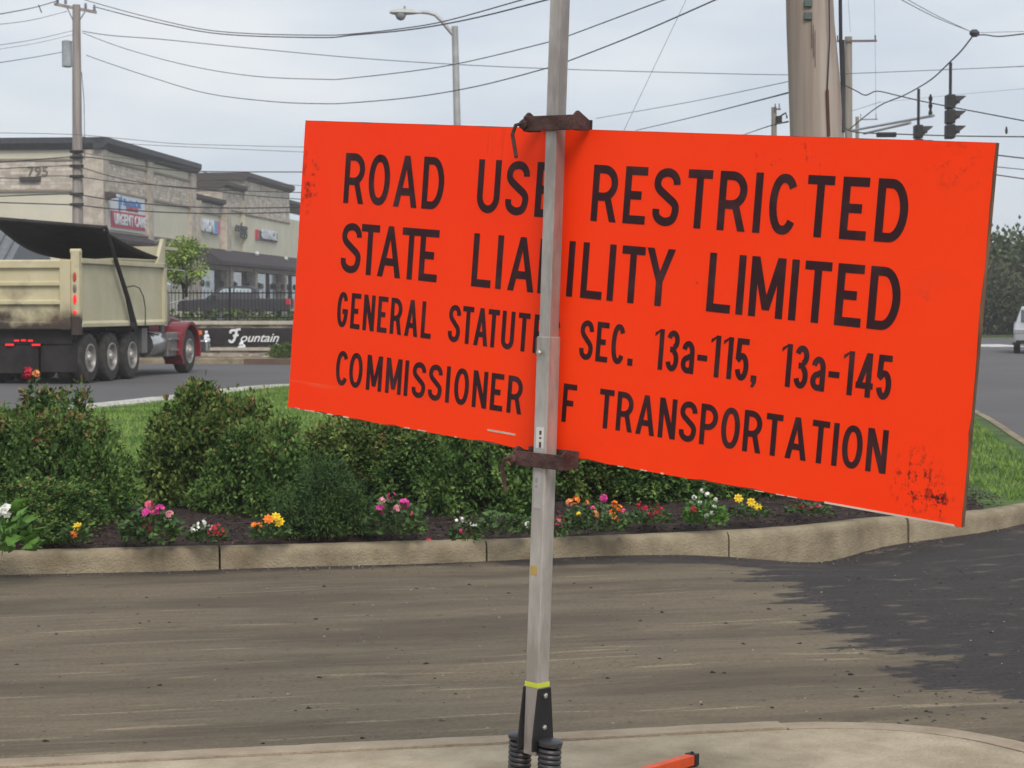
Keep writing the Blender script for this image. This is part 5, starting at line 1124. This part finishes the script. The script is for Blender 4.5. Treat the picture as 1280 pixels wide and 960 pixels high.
# street lamp
l0 = at(572, 440, 50)
lp = thing('street_lamp', 'grey street lamp with a curved arm and cobra head left of the mast', 'street lamp', (l0.x, 50, 0))
q3 = lambda x, y: at(x, y, 50)-Vector((l0.x, 50, 0))
MB().tube([(0, 0, -.2), q3(571.5, 155), q3(568.5, 33)], [.11, .088, .08], 16).build('shaft', M('lamp aluminium', (.40, .40, .39), rough=.5, metal=.3), lp, smooth=True)
MB().tube([q3(568, 45), q3(561, 37), q3(552, 26), q3(544, 18.5), q3(536, 16), q3(524, 15)], [.05, .05, .048, .045, .045, .04], 10).build('arm', MATS['lamp aluminium'], lp, smooth=True)
a_ = q3(527, 17); hd = MB(); nseg = 9; prof = [(0, .045, .04), (.12, .06, .06), (.28, .11, .09), (.46, .15, .10), (.62, .15, .10), (.74, .11, .07), (.80, .03, .02)]
for dx_, wy, wz in prof:
    for k in range(12): t_ = 2*pi*k/12; hd.v.append((a_.x-dx_, a_.y+wy*cos(t_), a_.z+.02+wz*sin(t_)*(1 if sin(t_) > 0 else .55)))
for i in range(len(prof)-1):
    for k in range(12): hd.f.append((i*12+k, i*12+(k+1) % 12, (i+1)*12+(k+1) % 12, (i+1)*12+k))
hd.f += [tuple(range(12)), tuple(range(72, 84))]
ho = hd.build('lamp_head', M('lamp head grey', (.46, .46, .44), rough=.5), lp, smooth=True)
MB().lathe([(.02, -.17), (.09, -.14), (.14, -.05), (.14, 0)], (a_.x-.52, a_.y, a_.z), 'z', 14).build('lens', M('lamp lens', (.30, .31, .31), rough=.2), ho, smooth=True)
MB().lathe([(.03, 0), (.03, .07), (.01, .08)], (a_.x-.42, a_.y, a_.z+.11), 'z', 8).build('photocell', galv, ho)
# traffic signals in profile
def signal(x, ytop, ywire, Y, label, nsec=3):
    a_ = at(x, ytop, Y); w_ = at(x, ywire, Y); root = thing('traffic_signal', label, 'traffic light', a_, group='traffic signals hung from the span wire'); hh_ = .34
    dks = M('signal housing', (.030, .026, .028), rough=.6)
    MB().tube([(-.02, 0, 0), (-.02, 0, w_.z-a_.z)], .035, 6).build('hanger', dks, root)
    for k in range(nsec):
        z0 = -(k+1)*hh_; o = MB().box(-.12, .07, -.17, .17, z0+.01, z0+hh_-.01).build('signal_section', dks, root, bevel=.02)
        v = MB(); n_ = 10; rows = []
        for t_, x_, sc_ in ((0, .07, 1.), (1, .34, .97)):
            for i in range(n_+1):
                an = radians(-20+220*i/n_); yy, zz_ = cos(an)*.145*sc_, sin(an)*.145*sc_
                xx = .07 if t_ == 0 else .07+.10+.17*max(0, sin(an)); v.v.append((xx, yy, z0+hh_/2+zz_))
        for i in range(n_): v.f.append((i, i+1, n_+2+i, n_+1+i))
        vo = v.build('visor', dks, o, solid=False); sm_ = vo.modifiers.new('solid', 'SOLIDIFY'); sm_.thickness = .012
        MB().lathe([(.13, 0), (.10, .03), (.03, .045)], (.07, 0, z0+hh_/2), 'x', 14).build('lens', M('signal lens', (.10, .03, .025), rough=.3), o)
signal(1189, 118, 78, 46, 'nearer traffic signal in profile with three hooded sections above the sign'); signal(1149, 156, 111, 49, 'farther traffic signal in profile, mostly hidden behind the sign top edge')
def wire(pts, Ya, Yb, r, label, m=cable, cat='cable', grp='overhead utility wires'):
    n_ = len(pts); xs_ = [p[0] for p in pts]; span = xs_[-1]-xs_[0] or 1e-6
    W3 = []
    for (x, y) in (cr(pts, 5) if n_ > 2 else pts):
        f = (x-xs_[0])/span if abs(span) > 3 else 0; W3.append(at(x, y, Ya+(Yb-Ya)*f))
    o0 = W3[0].copy(); o = MB().tube([p-o0 for p in W3], r*.85, 5).build('overhead_wire', m, smooth=True); o.location = o0; tag(o, label, cat, grp); return o
LB = 'overhead wire '
wire([(106, 0), (175, 19), (250, 36), (312, 42), (400, 44), (440, 42.5), (500, 36), (560, 25.5), (655, -1)], 60, 34, .014, LB+'uppermost of the two leaving the crossarm to the right')
wire([(120, 9), (200, 29), (281, 43), (400, 47), (440, 44), (520, 36), (600, 21), (690, -2)], 60, 34, .017, LB+'second from the crossarm, just under the uppermost wire')
wire([(103, 39), (140, 44.5), (200, 49), (300, 59), (440, 72), (560, 80), (690, 86), (860, 91), (985, 93.5), (1060, 92), (1280, 83)], 60, 70, .015, LB+'running nearly level across the sky behind the mast', cableg)
wire([(103, 41), (160, 62), (240, 83), (320, 95.5), (400, 99), (440, 97.5), (560, 82), (684, 53), (711, 44.5), (835, -2)], 60, 30, .012, LB+'sagging below the level one, rising to the top right of the mast')
wire([(108, 69), (130, 77), (190, 97), (260, 117), (340, 127), (400, 129.6), (440, 128.5), (520, 121), (600, 107), (684, 85), (711, 76), (800, 41), (898, -2)], 60, 26, .013, LB+'lowest deep sagging one between the pole and the top of the photo')
wire([(859, -3), (780, 163)], 24, 22, .0035, LB+'thin steep one rising right of the mast', cableg)
wire([(745, 148), (870, 126), (985, 102)], 60, 40, .010, LB+'thin one meeting the thick wooden pole above the sign', cableg)
wire([(795, 163), (880, 143), (985, 116)], 55, 20, .011, LB+'thicker one meeting the thick pole, just above the sign edge')
wire([(920, 172), (960, 158), (985, 152)], 50, 18, .010, LB+'short one at the foot of the thick pole above the sign')
wire([(-5, 18.5), (40, 10), (72, 1)], 50, 60, .016, LB+'top left one reaching the crossarm')
wire([(-5, 31), (40, 25), (84, 14)], 50, 60, .010, LB+'second from the top left reaching the pole', cableg)
wire([(-5, 57), (45, 49), (92, 38)], 50, 60, .009, LB+'third from the top left reaching the pole', cableg)
wire([(-5, 62), (45, 54), (92, 43)], 50, 60, .007, LB+'faint one close under the third at the top left', cableg)
wire([(-5, 79), (40, 72), (78, 65)], 50, 60, .012, LB+'from the left edge to the transformer')
wire([(48, 6), (52, 16)], 59, 59, .02, 'small tie hanging from the top left wire', cable, 'wire tie', None)
wire([(-5, 166), (90, 168), (160, 174), (230, 180), (390, 184)], 58, 62, .010, LB+'just above the building roof, upper of the pair', cableg)
wire([(98, 170), (150, 178), (200, 182), (390, 190.5)], 60, 62, .010, LB+'just above the building roof, lower of the pair', cableg)
wire([(-5, 203.5), (50, 199), (95, 196), (130, 199), (180, 208), (243, 214), (390, 215)], 57, 60, .018, LB+'crossing the stone band to the low roof, thick')
wire([(-5, 211), (60, 208), (95, 208), (130, 218), (170, 227), (240, 236), (390, 241)], 57, 60, .015, LB+'through the middle of the stone band, dipping right of the pole')
wire([(-5, 222), (25, 223), (60, 220), (98, 221), (150, 228), (240, 235), (310, 244), (390, 250)], 57, 60, .015, LB+'just above the light bar under the number')
wire([(98, 190), (130, 195), (200, 203), (260, 216), (320, 227), (390, 233)], 60, 62, .010, LB+'thin one leaving the pole over the stone band to the right', cableg)
wire([(-5, 245.5), (60, 243), (95, 243), (140, 250), (210, 257), (290, 260), (390, 259)], 57, 60, .021, LB+'thick upper one of the lowest pair before the building')
wire([(-5, 253), (60, 255), (98, 256.5), (140, 261), (210, 265.5), (290, 267), (390, 264.5)], 57, 60, .021, LB+'thick lower one of the lowest pair before the building')
wire([(1060, 163), (1098, 133), (1128, 120), (1147, 110), (1167, 97), (1188, 77), (1202, 63), (1216, 45)], 60, 42, .020, 'span wire that carries the two traffic signals', cable, 'cable', None)
wire([(1216, 45), (1230, 43.5), (1250, 45.5), (1290, 41)], 42, 38, .016, LB+'from the span wire knot to the right edge')
wire([(1218, 41), (1290, 39)], 42, 38, .006, LB+'thin one above the knot to the right edge', cableg)
wire([(1122, -3), (1168, 21), (1218, 41)], 30, 42, .008, LB+'upper of the close pair coming down to the knot', cableg)
wire([(1130, -3), (1172, 20), (1217, 41)], 30, 42, .007, LB+'lower of the close pair coming down to the knot', cableg)
o = MB().lathe([(.03, -.1), (.08, -.05), (.08, .05), (.03, .1)], (0, 0, 0), 'x', 8).build('wire_knot', cable); o.location = at(1218, 41.5, 42); tag(o, 'dark clamp where the span wire turns at upper right', 'clamp')
wire([(1045, 101), (1069, 113), (1082, 119), (1096, 114), (1120, 119), (1150, 126), (1190, 134), (1290, 153)], 45, 40, .016, LB+'kinked one crossing behind the traffic signals')
wire([(1054, 157), (1068, 165), (1120, 167.5), (1200, 170), (1290, 171)], 45, 42, .016, LB+'level one along the sign top edge at the right')
wire([(1064, 139), (1097, 128.5), (1100, 127)], 60, 58, .008, LB+'short thin one by the far crossarm', cableg)
wire([(1064, 92), (1160, 88), (1290, 82)], 90, 70, .006, LB+'faint level one behind the nearer signal', cableg)
wire([(1100, 128), (1200, 118), (1290, 110)], 80, 60, .006, LB+'faint rising one behind the nearer signal', cableg)
wire([(1093, -3), (1094, 60), (1095, 150)], 75, 75, .007, LB+'faint vertical one at the far crossarm', cableg)
wire([(1060, -3), (1063, 40)], 75, 75, .007, LB+'faint upright one above the far pole', cableg)
wire([(1230, 192), (1290, 199)], 50, 50, .020, LB+'top one of the three right of the sign'); wire([(1230, 207), (1290, 213)], 50, 50, .013, LB+'middle one of the three right of the sign'); wire([(1228, 216), (1290, 225)], 50, 50, .018, LB+'bottom one of the three right of the sign')
a_ = at(1258, 166, 44); o = MB().lathe([(.01, -.03), (.03, 0), (.03, .07), (.01, .14)], (0, 0, 0), 'z', 8).build('wire_fitting', cable); o.location = a_; tag(o, 'small dark fitting on the level wire right of the sign', 'wire fitting')
bpy.context.view_layer.update()
# ================================================================== HAZE
hz = bpy.data.materials.new('haze air'); hz.use_nodes = True; hz.node_tree.nodes.remove(hz.node_tree.nodes['Principled BSDF'])
pv = hz.node_tree.nodes.new('ShaderNodeVolumePrincipled'); pv.inputs['Color'].default_value = (.93, .93, .94, 1); pv.inputs['Density'].default_value = .0009
hz.node_tree.links.new(pv.outputs[0], hz.node_tree.nodes['Material Output'].inputs['Volume'])
tag(MB().box(-930, 930, -330, 2300, -1.5, 17.).build('haze', hz), kind='stuff')
